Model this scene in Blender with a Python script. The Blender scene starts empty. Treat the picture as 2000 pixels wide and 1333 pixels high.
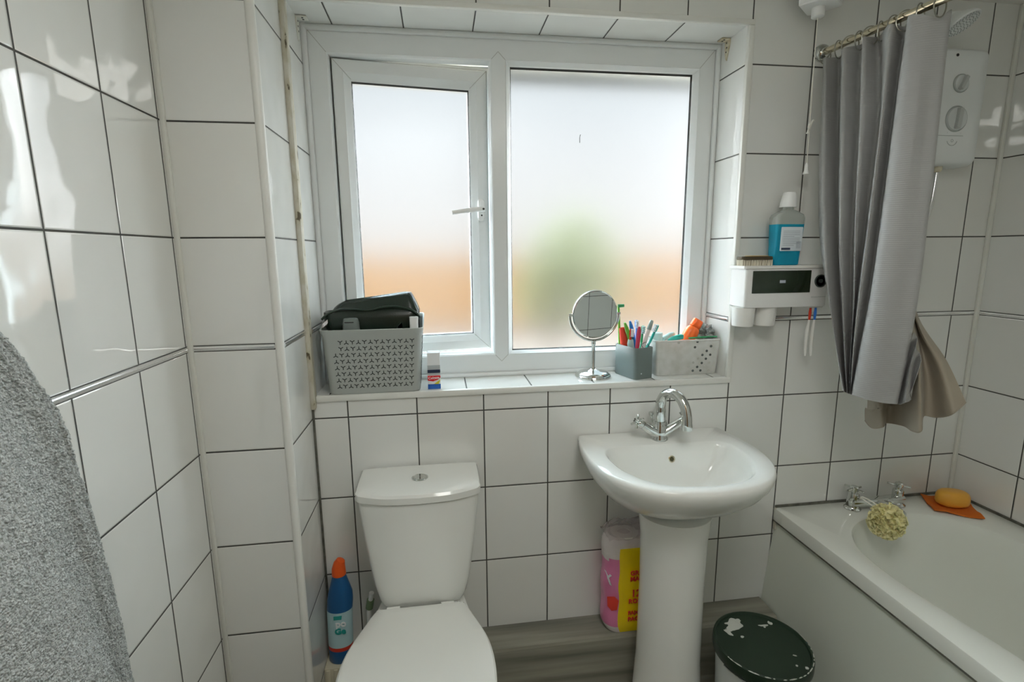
# Small tiled bathroom with a frosted window, seen from the doorway side
FILL_COL, FILL_E = (1., .99, .94), 4.3
SKY_E, HIGH_FILL, SUN_E, EXPO, SIDE_FILL_R, SIDE_FILL_L = .34, 170., 1.6, 1.42, 38., 22.
BLOTS = [(1.118, -.250, .022, 1., .9, .6, .3), (1.098, -.262, .014, 1.2, .8, .5, 1.7), (1.080, -.278, .010, .7, 1.5, .3, 2.2), (1.096, -.243, .005, 1.3, .7, 0., 3.),
         (1.132, -.238, .008, 1.3, .8, .2, 4.1), (1.1097, -.300, .0048, 1., .8, .3, 5.), (1.198, -.268, .0035, 4.2, .9, -.1, 6.), (1.222, -.262, .0055, 1., 1.4, .4, 7.), (1.196, -.275, .003, 1., 1., 0., 8.),
         (1.2106, -.3853, .0028, 1.8, .7, -.5, 9.), (1.192, -.4178, .003, 1., 1., 0., 10.), (1.2133, -.4292, .004, 1.2, 1., .4, 11.)]
CURTAIN = [[(1.405,-0.0378,1.9541),(1.405,-0.045,1.8376),(1.395,-0.0954,1.4846),(1.385,-0.1767,1.2637),(1.4,-0.2414,1.0166)],[(1.39,-0.0602,1.9525),(1.385,-0.0838,1.8195),(1.38,-0.1384,1.4808),(1.375,-0.1961,1.2512),(1.39,-0.2581,1.0188)],[(1.44,-0.0578,1.9594),(1.44,-0.072,1.8243),(1.44,-0.1177,1.4819),(1.44,-0.1588,1.2458),(1.44,-0.2106,1.0017)],[(1.39,-0.1259,1.9527),(1.39,-0.1422,1.8039),(1.39,-0.1838,1.4784),(1.39,-0.2194,1.2533),(1.39,-0.269,1.0188)],[(1.44,-0.133,1.9639),(1.44,-0.146,1.8043),(1.44,-0.1741,1.4788),(1.44,-0.1941,1.2495),(1.44,-0.2183,1.0007)],[(1.39,-0.1972,1.9548),(1.39,-0.2121,1.785),(1.39,-0.2373,1.4755),(1.39,-0.2564,1.2571),(1.39,-0.2744,1.0189)],[(1.44,-0.1909,1.9608),(1.44,-0.2166,1.7853),(1.44,-0.2163,1.4766),(1.44,-0.2084,1.251),(1.44,-0.2221,1.0003)],[(1.385,-0.2806,1.9511),(1.385,-0.2858,1.765),(1.385,-0.2827,1.4731),(1.385,-0.2771,1.2594),(1.385,-0.2834,1.0202)],[(1.435,-0.276,1.9496),(1.435,-0.2679,1.7713),(1.435,-0.263,1.4741),(1.435,-0.2534,1.2557),(1.435,-0.233,1.0021)],[(1.38,-0.337,1.9454),(1.38,-0.3329,1.7521),(1.38,-0.3285,1.4706),(1.38,-0.3197,1.2639),(1.38,-0.2976,1.0216)],[(1.392,-0.3583,1.9402),(1.392,-0.3667,1.7433),(1.392,-0.3645,1.4687),(1.392,-0.3561,1.2674),(1.392,-0.3356,1.0177)],[(1.42,-0.3769,1.9296),(1.42,-0.3726,1.7426),(1.42,-0.3785,1.4679),(1.42,-0.3716,1.2684),(1.42,-0.3545,1.0135)],[(1.448,-0.3781,1.9453),(1.448,-0.3796,1.7415),(1.448,-0.3866,1.4674),(1.448,-0.3864,1.2693),(1.448,-0.3646,1.0123)],[(1.485,-0.3405,1.9558),(1.485,-0.3394,1.7535),(1.485,-0.3479,1.4695),(1.485,-0.3461,1.2642),(1.485,-0.3247,0.9983)]]
LINER = [[(1.497,-0.08,1.93),(1.509,-0.13,1.42),(1.53,-0.191,0.9872),(1.53,-0.1884,0.9388),(1.53,-0.193,0.9051)],[(1.473,-0.1025,1.93),(1.485,-0.1475,1.42),(1.51,-0.2279,1.0061),(1.51,-0.2326,0.946),(1.51,-0.2388,0.9)],[(1.497,-0.125,1.93),(1.509,-0.165,1.42),(1.515,-0.2512,1.0123),(1.515,-0.2582,0.9615),(1.515,-0.2683,0.9131)],[(1.473,-0.1475,1.93),(1.485,-0.1825,1.42),(1.55,-0.237,1.0144),(1.55,-0.2441,0.9629),(1.55,-0.2455,0.9155)],[(1.497,-0.17,1.93),(1.509,-0.2,1.42),(1.56,-0.2711,1.0528),(1.56,-0.2811,0.9812),(1.56,-0.2895,0.9209)],[(1.473,-0.1925,1.93),(1.485,-0.2175,1.42),(1.52,-0.3272,1.0967),(1.52,-0.3405,1.0013),(1.52,-0.3533,0.9312)],[(1.497,-0.215,1.93),(1.509,-0.235,1.42),(1.5,-0.3525,1.1578),(1.5,-0.3788,1.0414),(1.5,-0.3949,0.9473)],[(1.473,-0.2375,1.93),(1.485,-0.2525,1.42),(1.56,-0.2946,1.1732),(1.56,-0.3275,1.0668),(1.56,-0.3416,0.9666)],[(1.497,-0.26,1.93),(1.509,-0.27,1.42),(1.58,-0.2722,1.1976),(1.58,-0.3227,1.0932),(1.58,-0.3591,0.9683)],[(1.473,-0.2825,1.93),(1.485,-0.2875,1.42),(1.56,-0.2864,1.2213),(1.56,-0.3668,1.1109),(1.56,-0.4143,0.9945)],[(1.497,-0.305,1.93),(1.509,-0.305,1.42),(1.59,-0.2535,1.2407),(1.59,-0.3563,1.1211),(1.59,-0.42,1.0271)]]
TUCK = [[(1.455,-0.3819,1.2041),(1.455,-0.3585,1.1133),(1.455,-0.3503,1.0426)],[(1.485,-0.3641,1.1871),(1.485,-0.3454,1.1023),(1.485,-0.3337,1.0011)],[(1.45,-0.3973,1.1679),(1.45,-0.3885,1.1109),(1.45,-0.3878,1.0233)],[(1.485,-0.3764,1.1495),(1.485,-0.3686,1.094),(1.485,-0.3698,1.0231)],[(1.47,-0.3969,1.1344),(1.47,-0.3901,1.0931),(1.47,-0.3786,1.0428)]]
TOWEL_E = [(-0.282,-0.7498,1.3212),(-0.282,-0.7127,1.2623),(-0.282,-0.6731,1.1796),(-0.282,-0.6531,1.0732),(-0.282,-0.6327,0.9475),(-0.282,-0.6162,0.8125),(-0.282,-0.6072,0.6588)]
TOWEL_F = [(-0.225,-0.8497,1.2093),(-0.225,-0.8231,1.1269),(-0.225,-0.7955,1.0193),(-0.225,-0.7694,0.9156),(-0.225,-0.7334,0.7711)]
DARK_HOLES = [(1.103,1.0993),(1.1104,1.1175),(1.1595,1.1009),(1.1453,1.0854),(1.1585,1.072),(1.131,1.0722),(1.1441,1.0589),(1.1307,1.0449),(1.1154,1.032),(1.1007,1.0197),(1.1275,1.0195)]
PALE_HOLES = [(1.1164,1.0607),(1.1428,1.0326),(1.156,1.0191),(1.1563,1.0453),(1.1003,1.0475),(1.0856,1.0342),(1.0456,1.1163)]
BRUSH = {'tall':[(0.8666,0.1,1.1646),(0.8558,0.1,1.236)],'red':[(0.8611,0.09,1.1082),(0.856,0.09,1.163)],'green':[(0.8957,0.07,1.1073),(0.869,0.07,1.1806)],'white':[(0.8761,0.06,1.1098),(0.8848,0.06,1.1615)],'blue':[(0.9102,0.08,1.1049),(0.89,0.08,1.1837)],'bluewhite':[(0.9196,0.09,1.1028),(0.9149,0.09,1.185)],'crimson':[(0.8938,0.03,1.1046),(0.9016,0.03,1.1721)],'teal':[(0.9374,0.09,1.1022),(0.9385,0.09,1.1657)],'grey':[(0.9242,0.05,1.1065),(0.9504,0.05,1.191)],'teal2':[(0.9426,0.06,1.1007),(0.9747,0.06,1.1723)]}
import bpy, bmesh, math, random
from mathutils import Vector, Matrix, noise
random.seed(7)
scene = bpy.context.scene
COL = scene.collection
PI = math.pi

# ------------------------------------------------------------------ materials
def new_mat(name):
    m = bpy.data.materials.new(name); m.use_nodes = True
    nt = m.node_tree
    b = nt.nodes['Principled BSDF']
    return m, nt, b

def inp(b, k, v):
    if k in b.inputs: b.inputs[k].default_value = v

def mat(name, col, rough=.4, metal=0., spec=.5, trans=0., ior=1.45, coat=0., sub=0., alpha=1.,
        bump=None, vary=None, sheen=0.):
    """bump=(scale, strength, distance, stretch)  vary=(scale, amount, second colour)"""
    m, nt, b = new_mat(name)
    inp(b, 'Base Color', (*col, 1)); inp(b, 'Roughness', rough); inp(b, 'Metallic', metal)
    inp(b, 'Specular IOR Level', spec); inp(b, 'Transmission Weight', trans); inp(b, 'IOR', ior)
    inp(b, 'Coat Weight', coat); inp(b, 'Alpha', alpha); inp(b, 'Sheen Weight', sheen)
    if sub: inp(b, 'Subsurface Weight', sub); inp(b, 'Subsurface Radius', (.01, .008, .006))
    tc = nt.nodes.new('ShaderNodeTexCoord')
    if vary:
        n = nt.nodes.new('ShaderNodeTexNoise'); n.inputs['Scale'].default_value = vary[0]; n.inputs['Detail'].default_value = 5
        mp = nt.nodes.new('ShaderNodeMapping')
        if len(vary) > 3: mp.inputs['Scale'].default_value = vary[3]
        nt.links.new(tc.outputs['Object'], mp.inputs['Vector']); nt.links.new(mp.outputs['Vector'], n.inputs['Vector'])
        r = nt.nodes.new('ShaderNodeValToRGB'); r.color_ramp.elements[0].position = .5 - vary[1] / 2
        r.color_ramp.elements[1].position = .5 + vary[1] / 2
        r.color_ramp.elements[0].color = (*col, 1); r.color_ramp.elements[1].color = (*vary[2], 1)
        nt.links.new(n.outputs['Fac'], r.inputs['Fac']); nt.links.new(r.outputs['Color'], b.inputs['Base Color'])
    if bump:
        n = nt.nodes.new('ShaderNodeTexNoise'); n.inputs['Scale'].default_value = bump[0]; n.inputs['Detail'].default_value = 4
        mp = nt.nodes.new('ShaderNodeMapping')
        if len(bump) > 3: mp.inputs['Scale'].default_value = bump[3]
        nt.links.new(tc.outputs['Object'], mp.inputs['Vector']); nt.links.new(mp.outputs['Vector'], n.inputs['Vector'])
        bp = nt.nodes.new('ShaderNodeBump'); bp.inputs['Strength'].default_value = bump[1]; bp.inputs['Distance'].default_value = bump[2]
        nt.links.new(n.outputs['Fac'], bp.inputs['Height']); nt.links.new(bp.outputs['Normal'], b.inputs['Normal'])
    return m

ZT1, ZT0 = 1.2007, 1.1886       # top and bottom of the metal dado strip
TILE_COL = (.795, .81, .79)
def tile_mat(name, cols=None, gaxis='Y', rand=True):
    """glossy wall tile with dark joints. cols=(axis, origin, pitch) vertical joints; gaxis = axis the joints never face"""
    m, nt, b = new_mat(name)
    N = nt.nodes.new; L = nt.links.new
    def math_(op, a, c=None, d=None):
        n = N('ShaderNodeMath'); n.operation = op
        for i, v in enumerate((a, c, d)):
            if v is None: continue
            if isinstance(v, (int, float)): n.inputs[i].default_value = v
            else: L(v, n.inputs[i])
        return n.outputs[0]
    tc = N('ShaderNodeTexCoord'); sp = N('ShaderNodeSeparateXYZ'); L(tc.outputs['Object'], sp.inputs[0])
    ge = N('ShaderNodeNewGeometry'); sn = N('ShaderNodeSeparateXYZ'); L(ge.outputs['True Normal'], sn.inputs[0])
    X, Y, Z = sp.outputs
    zup = math_('GREATER_THAN', Z, .5 * (ZT0 + ZT1))
    tu = math_('DIVIDE', math_('SUBTRACT', Z, ZT1), .2493)
    td = math_('DIVIDE', math_('SUBTRACT', Z, ZT0), .2515)
    t = math_('ADD', math_('MULTIPLY', tu, zup), math_('MULTIPLY', td, math_('SUBTRACT', 1., zup)))
    rowi = math_('FLOOR', t)
    fz = math_('SUBTRACT', t, rowi)
    d = math_('MULTIPLY', math_('ABSOLUTE', math_('SUBTRACT', t, math_('ROUND', t))), .25)
    HW = .0019
    rowmask = math_('MULTIPLY', math_('LESS_THAN', d, HW), math_('LESS_THAN', math_('ABSOLUTE', sn.outputs[2]), .5))
    mask = rowmask; coli = 0.; fu = .5; dist = d
    if cols:
        U = {'X': X, 'Y': Y}[cols[0]]
        tcn = math_('DIVIDE', math_('SUBTRACT', U, cols[1]), cols[2])
        coli = math_('FLOOR', tcn); fu = math_('SUBTRACT', tcn, coli)
        dc = math_('MULTIPLY', math_('ABSOLUTE', math_('SUBTRACT', tcn, math_('ROUND', tcn))), cols[2])
        nn = sn.outputs[{'X': 0, 'Y': 1}[cols[0]]]
        cm = math_('MULTIPLY', math_('LESS_THAN', dc, HW), math_('LESS_THAN', math_('ABSOLUTE', nn), .5))
        mask = math_('MAXIMUM', rowmask, cm)
        dist = math_('MINIMUM', d, dc)
    # each tile sits a little off plane: random tilt, plus a slow glaze ripple
    cx = N('ShaderNodeCombineXYZ')
    if cols: L(coli, cx.inputs[0])
    L(rowi, cx.inputs[1]); cx.inputs[2].default_value = 3.1
    wn = N('ShaderNodeTexWhiteNoise'); wn.noise_dimensions = '3D'; L(cx.outputs[0], wn.inputs['Vector'])
    sr = N('ShaderNodeSeparateColor'); L(wn.outputs['Color'], sr.inputs[0])
    h1 = math_('MULTIPLY', math_('SUBTRACT', sr.outputs[0], .5), math_('SUBTRACT', fu, .5) if cols else 0.)
    h2 = math_('MULTIPLY', math_('SUBTRACT', sr.outputs[1], .5), math_('SUBTRACT', fz, .5))
    ns = N('ShaderNodeTexNoise'); ns.inputs['Scale'].default_value = 9.; ns.inputs['Detail'].default_value = 1.
    L(tc.outputs['Object'], ns.inputs['Vector'])
    h = math_('ADD', math_('MULTIPLY', math_('ADD', h1, h2), .006), math_('MULTIPLY', ns.outputs['Fac'], .0032))
    edge = N('ShaderNodeMapRange'); L(dist, edge.inputs[0]); edge.inputs[1].default_value = .0008; edge.inputs[2].default_value = .0042
    edge.inputs[3].default_value = -.0012; edge.inputs[4].default_value = 0.
    h = math_('ADD', h, edge.outputs[0])
    bp = N('ShaderNodeBump'); bp.inputs['Strength'].default_value = 1.; bp.inputs['Distance'].default_value = 1.
    L(h, bp.inputs['Height']); L(bp.outputs['Normal'], b.inputs['Normal'])
    # small tone differences between tiles
    vr = N('ShaderNodeMix'); vr.data_type = 'RGBA'
    L(sr.outputs[2], vr.inputs['Factor']); vr.inputs['A'].default_value = (*TILE_COL, 1)
    vr.inputs['B'].default_value = (TILE_COL[0] * .97, TILE_COL[1] * .965, TILE_COL[2] * .95, 1)
    gn = N('ShaderNodeTexNoise'); gn.inputs['Scale'].default_value = 14.; L(tc.outputs['Object'], gn.inputs['Vector'])
    gr = N('ShaderNodeValToRGB'); L(gn.outputs['Fac'], gr.inputs[0])
    gr.color_ramp.elements[0].position = .35; gr.color_ramp.elements[0].color = (.018, .02, .017, 1)
    gr.color_ramp.elements[1].position = .7; gr.color_ramp.elements[1].color = (.05, .05, .04, 1)
    mx = N('ShaderNodeMix'); mx.data_type = 'RGBA'
    L(mask, mx.inputs['Factor']); L(vr.outputs['Result'], mx.inputs['A']); L(gr.outputs[0], mx.inputs['B'])
    L(mx.outputs['Result'], b.inputs['Base Color'])
    rr = N('ShaderNodeMapRange'); L(mask, rr.inputs[0]); rr.inputs[3].default_value = .045; rr.inputs[4].default_value = .85
    L(rr.outputs[0], b.inputs['Roughness'])
    inp(b, 'IOR', 1.6); inp(b, 'Specular IOR Level', .85)
    return m

M = {}
M['tile_back'] = tile_mat('TileBack', ('X', 0., .2))
M['tile_left'] = tile_mat('TileLeft', ('Y', -.4263, .187), 'X')
M['tile_pier'] = tile_mat('TilePier')
M['tile_right'] = tile_mat('TileRight', ('Y', -.2003, .2), 'X')
M['tile_front'] = tile_mat('TileFront', ('X', .03, .2))
M['plastic_trim'] = mat('WhiteTrim', (.80, .81, .78), .28, vary=(14., .6, (.76, .765, .72)))
M['sealant'] = mat('Sealant', (.78, .79, .75), .35, vary=(12., .6, (.72, .725, .66)))
M['mould'] = mat('StainedSealant', (.62, .60, .52), .6)
def stain(m, col, thr, dark):
    nt = m.node_tree; b = nt.nodes['Principled BSDF']; N = nt.nodes.new; L = nt.links.new
    tc = N('ShaderNodeTexCoord'); n = N('ShaderNodeTexNoise'); n.inputs['Scale'].default_value = 38.; n.inputs['Detail'].default_value = 6.
    mp = N('ShaderNodeMapping'); mp.inputs['Scale'].default_value = (1.4, 1.4, .55); L(tc.outputs['Object'], mp.inputs[0]); L(mp.outputs[0], n.inputs['Vector'])
    r = N('ShaderNodeValToRGB'); L(n.outputs['Fac'], r.inputs[0]); e = r.color_ramp.elements
    e[0].position = thr; e[0].color = (*dark, 1); e[1].position = thr + .035; e[1].color = (col[0] * .82, col[1] * .80, col[2] * .70, 1)
    k = e.new(.56); k.color = (*col, 1); L(r.outputs[0], b.inputs['Base Color'])
stain(M['mould'], (.62, .60, .52), .325, (.12, .10, .06))
M['dark_sealant'] = mat('DarkSealant', (.08, .085, .07), .6, vary=(50., .3, (.16, .16, .13)))
M['upvc'] = mat('WhiteFramePlastic', (.78, .81, .81), .28)
M['gasket'] = mat('BlackGasket', (.02, .022, .02), .6)
M['ceramic'] = mat('WhiteCeramic', (.83, .845, .815), .09, coat=.3)
M['seat_plastic'] = mat('SeatPlastic', (.82, .835, .80), .22)
M['acrylic'] = mat('BathAcrylic', (.78, .80, .745), .16)
M['panel'] = mat('BathPanel', (.72, .76, .69), .3)
M['chrome'] = mat('Chrome', (.66, .68, .66), .07, 1.)
M['brushed'] = mat('BrushedStrip', (.82, .83, .84), .22, 1., bump=(300., .15, .001, (.05, .05, 1.)))
M['brass'] = mat('RailMetal', (.74, .68, .52), .16, 1.)
M['ring_metal'] = mat('RingMetal', (.38, .38, .33), .3, 1.)
M['vinyl'] = mat('GreyWoodVinyl', (.15, .15, .125), .42, vary=(9., .34, (.34, .33, .27), (.16, 2.6, 2.6)), bump=(60., .3, .001, (.1, 1., 1.)))
M['ceiling'] = mat('CeilingPaint', (.80, .79, .74), .7)
M['outer_wall'] = mat('RenderedWall', (.7, .66, .58), .8)
M['white_plastic'] = mat('WhitePlastic', (.84, .85, .84), .3)
M['soft_white'] = mat('SoftWhite', (.80, .80, .77), .4)
M['cord'] = mat('CordWhite', (.82, .81, .74), .7)
M['unit_white'] = mat('ShowerCaseWhite', (.80, .83, .83), .3)
M['unit_grey'] = mat('DialGrey', (.45, .49, .48), .3)
M['unit_pale'] = mat('DialPale', (.66, .70, .70), .25)
M['black'] = mat('BlackPlastic', (.012, .013, .012), .4)
M['grey_cap'] = mat('GreyCap', (.17, .20, .19), .32)
M['basket_grey'] = mat('BasketGrey', (.40, .43, .41), .42)
M['slot_dark'] = mat('SlotDark', (.035, .042, .038), .7)
M['bag_black'] = mat('BagBlack', (.010, .020, .013), .26, bump=(240., .35, .0008))
M['holder_grey'] = mat('HolderGrey', (.15, .19, .185), .45)
M['mirror'] = mat('MirrorGlass', (.80, .83, .82), .01, 1.)
M['orange'] = mat('OrangePlastic', (.80, .135, .018), .28)
M['red'] = mat('RedPlastic', (.62, .045, .02), .3)
M['green'] = mat('GreenPlastic', (.13, .38, .035), .3)
M['dgreen'] = mat('DarkGreenPlastic', (.03, .26, .10), .3)
M['blue'] = mat('BluePlastic', (.03, .20, .70), .3)
M['lblue'] = mat('PaleBluePlastic', (.22, .42, .72), .3)
M['crimson'] = mat('CrimsonPlastic', (.45, .03, .07), .3)
M['teal'] = mat('TealPlastic', (.02, .38, .31), .3)
M['pale_teal'] = mat('PaleTeal', (.42, .62, .60), .3)
M['bristle'] = mat('Bristle', (.75, .80, .84), .7)
M['foil'] = mat('CrumpledFoil', (.34, .37, .36), .28, .85, bump=(70., .6, .003))
M['frost_plastic'] = mat('MilkyPlastic', (.86, .87, .85), .35, trans=.25, vary=(40., .4, (.72, .73, .68)))
M['hole_dark'] = mat('HoleDark', (.10, .12, .12), .7)
M['hole_pale'] = mat('HolePale', (.55, .56, .53), .7)
M['clear'] = mat('ClearPlastic', (.95, .98, .98), .04, trans=1., ior=1.2)
M['mouthwash'] = mat('BlueLiquid', (.02, .50, .72), .05, trans=.55, ior=1.33)
M['label_white'] = mat('LabelWhite', (.70, .76, .80), .4)
M['label_grey'] = mat('LabelPrintGrey', (.42, .47, .52), .5)
M['label_navy'] = mat('LabelNavy', (.03, .045, .09), .4)
M['card_white'] = mat('CardWhite', (.83, .86, .88), .35)
M['card_red'] = mat('CardRed', (.72, .025, .03), .35)
M['card_blue'] = mat('CardBlue', (.02, .11, .42), .35)
M['card_grey'] = mat('CardGrey', (.45, .49, .50), .35)
M['card_yellow'] = mat('CardYellow', (.72, .66, .04), .35)
M['wood_dark'] = mat('BrushWood', (.06, .045, .022), .4)
M['wood_tan'] = mat('BrushTan', (.48, .33, .13), .5)
M['tinted_door'] = mat('TintedDoor', (.018, .03, .016), .06, coat=.4)
M['bleach_blue'] = mat('BleachBlue', (.012, .10, .27), .3)
M['bleach_label'] = mat('BleachLabel', (.46, .66, .70), .35)
M['bleach_teal'] = mat('BleachTeal', (.02, .33, .30), .4)
M['bleach_orange'] = mat('BleachCapOrange', (.75, .10, .012), .35)
M['bucket_black'] = mat('BucketLid', (.012, .030, .016), .38)
M['bucket_white'] = mat('BucketWhite', (.62, .66, .65), .35)
M['bucket_blue'] = mat('BucketBlue', (.02, .14, .24), .35)
M['paint'] = mat('DriedPaint', (.60, .63, .58), .6)
M['pack_pink'] = mat('PackPink', (.72, .22, .42), .22, coat=.4, bump=(35., .5, .003))
M['pack_yellow'] = mat('PackYellow', (.86, .66, .0), .22, coat=.4, bump=(35., .4, .002))
M['pack_film'] = mat('PackFilm', (.74, .68, .68), .18, coat=.5, bump=(40., .8, .004))
M['pack_red'] = mat('PackRedInk', (.68, .05, .03), .4)
M['paper'] = mat('TissuePaper', (.82, .80, .76), .9)
M['soap'] = mat('AmberSoap', (.80, .42, .06), .35, sub=.3)
M['cloth_orange'] = mat('OrangeCloth', (.62, .15, .012), .85, bump=(200., .5, .001))
M['scrubber'] = mat('YellowMesh', (.88, .84, .50), .75, sub=.2)
M['bracket'] = mat('BracketPlastic', (.72, .72, .66), .35)
M['old_bracket'] = mat('OldBracket', (.70, .66, .52), .5, vary=(70., .3, (.52, .45, .30)))
M['lamp_glass'] = mat('OpalGlass', (.9, .9, .88), .3)
M['soffit'] = mat('SoffitBoard', (.86, .80, .70), .5)
M['gutter'] = mat('GutterGrey', (.10, .11, .12), .4)
M['fence'] = mat('FenceTimber', (.40, .205, .06), .8, vary=(1.2, .6, (.45, .265, .10), (1., 1., .3)))
M['patio'] = mat('PatioSand', (.036, .023, .012), .9, vary=(.8, .6, (.042, .018, .010)))
M['concrete'] = mat('SandstonePaving', (.085, .062, .044), .9, vary=(2., .6, (.075, .056, .04)))
M['leaf'] = mat('LeafGreen', (.085, .105, .003), .7, vary=(6., .6, (.115, .118, .006)))
M['bark'] = mat('Bark', (.10, .035, .014), .9)
M['beige_plastic'] = mat('BeigePlastic', (.62, .58, .44), .5)

def towel_mat():
    m, nt, b = new_mat('TerryGrey'); N = nt.nodes.new; L = nt.links.new
    tc = N('ShaderNodeTexCoord')
    v = N('ShaderNodeTexVoronoi'); v.inputs['Scale'].default_value = 300.; L(tc.outputs['Object'], v.inputs['Vector'])
    n = N('ShaderNodeTexNoise'); n.inputs['Scale'].default_value = 190.; n.inputs['Detail'].default_value = 6.; L(tc.outputs['Object'], n.inputs['Vector'])
    r = N('ShaderNodeValToRGB'); L(n.outputs['Fac'], r.inputs[0])
    r.color_ramp.elements[0].position = .3; r.color_ramp.elements[0].color = (.25, .285, .275, 1)
    r.color_ramp.elements[1].position = .7; r.color_ramp.elements[1].color = (.66, .70, .69, 1)
    L(r.outputs[0], b.inputs['Base Color'])
    mx = N('ShaderNodeMath'); mx.operation = 'SUBTRACT'; L(n.outputs['Fac'], mx.inputs[0]); L(v.outputs['Distance'], mx.inputs[1])
    bp = N('ShaderNodeBump'); bp.inputs['Strength'].default_value = .9; bp.inputs['Distance'].default_value = .004
    L(mx.outputs[0], bp.inputs['Height']); L(bp.outputs[0], b.inputs['Normal'])
    inp(b, 'Roughness', .95); inp(b, 'Sheen Weight', .3)
    return m
M['towel'] = towel_mat()

def curtain_mat(name, col, ribs=True, transl=.12):
    m, nt, b = new_mat(name); N = nt.nodes.new; L = nt.links.new
    tc = N('ShaderNodeTexCoord')
    inp(b, 'Base Color', (*col, 1)); inp(b, 'Roughness', .55); inp(b, 'Sheen Weight', .1)
    w = N('ShaderNodeTexWave'); w.wave_type = 'BANDS'; w.bands_direction = 'Z'; w.inputs['Scale'].default_value = 62.
    w.inputs['Distortion'].default_value = .6
    L(tc.outputs['Object'], w.inputs['Vector'])
    n = N('ShaderNodeTexNoise'); n.inputs['Scale'].default_value = 500.; L(tc.outputs['Object'], n.inputs['Vector'])
    a = N('ShaderNodeMath'); a.operation = 'MULTIPLY_ADD'; L(n.outputs['Fac'], a.inputs[0]); a.inputs[1].default_value = .3
    L(w.outputs['Fac'], a.inputs[2])
    bp = N('ShaderNodeBump'); bp.inputs['Strength'].default_value = .35 if ribs else .08; bp.inputs['Distance'].default_value = .0008
    L(a.outputs[0], bp.inputs['Height']); L(bp.outputs[0], b.inputs['Normal'])
    t = N('ShaderNodeBsdfTranslucent'); t.inputs['Color'].default_value = (*col, 1)
    ms = N('ShaderNodeMixShader'); ms.inputs[0].default_value = transl
    out = nt.nodes['Material Output']
    L(b.outputs[0], ms.inputs[1]); L(t.outputs[0], ms.inputs[2]); L(ms.outputs[0], out.inputs['Surface'])
    return m
M['curtain'] = curtain_mat('GreyCurtainCloth', (.40, .405, .40))
M['liner'] = curtain_mat('TaupeLinerCloth', (.36, .32, .25), False, .1)

def frosted_mat():
    m, nt, b = new_mat('FrostedGlass'); N = nt.nodes.new; L = nt.links.new
    tc = N('ShaderNodeTexCoord')
    inp(b, 'Base Color', (1, 1, 1, 1)); inp(b, 'Transmission Weight', 1.); inp(b, 'IOR', 1.35); inp(b, 'Roughness', .29)
    n = N('ShaderNodeTexNoise'); n.inputs['Scale'].default_value = 420.; n.inputs['Detail'].default_value = 2.; L(tc.outputs['Object'], n.inputs['Vector'])
    bp = N('ShaderNodeBump'); bp.inputs['Strength'].default_value = .12; bp.inputs['Distance'].default_value = .0008
    L(n.outputs['Fac'], bp.inputs['Height']); L(bp.outputs[0], b.inputs['Normal'])
    return m
M['frosted'] = frosted_mat()

def emit_mat(name, col, s):
    m, nt, b = new_mat(name); inp(b, 'Base Color', (*col, 1)); inp(b, 'Emission Color', (*col, 1)); inp(b, 'Emission Strength', s); return m

# ------------------------------------------------------------------ object helpers
def tag(o, label=None, cat=None, group=None, kind=None):
    if label: o['label'] = label
    if cat: o['category'] = cat
    if group: o['group'] = group
    if kind: o['kind'] = kind
    return o

def thing(name, loc, label, cat, group=None):
    o = bpy.data.objects.new(name, None); COL.objects.link(o); o.location = loc
    o.empty_display_size = .05
    return tag(o, label, cat, group)

def wloc(o):
    v = Vector((0, 0, 0))
    while o is not None:
        v += o.location; o = o.parent
    return v

def obj(name, bm, m, parent=None, angle=38, smooth=True, fix=True):
    """bmesh in world coordinates -> one mesh object (kept local to its parent's place)"""
    if fix: bmesh.ops.recalc_face_normals(bm, faces=bm.faces)
    if parent is not None:
        bmesh.ops.translate(bm, vec=-wloc(parent), verts=bm.verts)
    if smooth:
        for f in bm.faces: f.smooth = True
        a = math.radians(angle)
        for e in bm.edges:
            if len(e.link_faces) == 2 and e.calc_face_angle(0) > a: e.smooth = False
    me = bpy.data.meshes.new(name); bm.to_mesh(me); bm.free()
    for k in (m if isinstance(m, (list, tuple)) else [m]): me.materials.append(k)
    o = bpy.data.objects.new(name, me); COL.objects.link(o)
    if parent is not None: o.parent = parent
    return o

def base(o, loc):
    """move a top-level mesh's origin to its base"""
    o.data.transform(Matrix.Translation(-Vector(loc))); o.location = loc; return o

def B(): return bmesh.new()

def box(bm, x0, x1, y0, y1, z0, z1, bev=0, seg=2, mi=0, mtx=None):
    vs = [bm.verts.new((x, y, z)) for x in (x0, x1) for y in (y0, y1) for z in (z0, z1)]
    idx = [(0, 1, 3, 2), (4, 6, 7, 5), (0, 4, 5, 1), (2, 3, 7, 6), (0, 2, 6, 4), (1, 5, 7, 3)]
    fs = [bm.faces.new([vs[i] for i in q]) for q in idx]
    for f in fs: f.material_index = mi
    geom = vs
    if bev > 0:
        es = list({e for f in fs for e in f.edges})
        r = bmesh.ops.bevel(bm, geom=es, offset=bev, segments=seg, profile=.5, affect='EDGES')
        geom = list({v for f in r['faces'] for v in f.verts} | {v for v in vs if v.is_valid})
        for f in r['faces']: f.material_index = mi
    if mtx is not None: bmesh.ops.transform(bm, matrix=mtx, verts=geom)
    return geom

def loft(bm, rings, closed=True, caps=(True, True), mi=0):
    rows = [[bm.verts.new(p) for p in r] for r in rings]
    n = len(rows[0])
    for a, b in zip(rows, rows[1:]):
        for i in range(n if closed else n - 1):
            j = (i + 1) % n
            try: bm.faces.new((a[i], a[j], b[j], b[i])).material_index = mi
            except ValueError: pass
    if caps[0] and closed: bm.faces.new(rows[0]).material_index = mi
    if caps[1] and closed: bm.faces.new(rows[-1][::-1]).material_index = mi
    return rows

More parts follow.
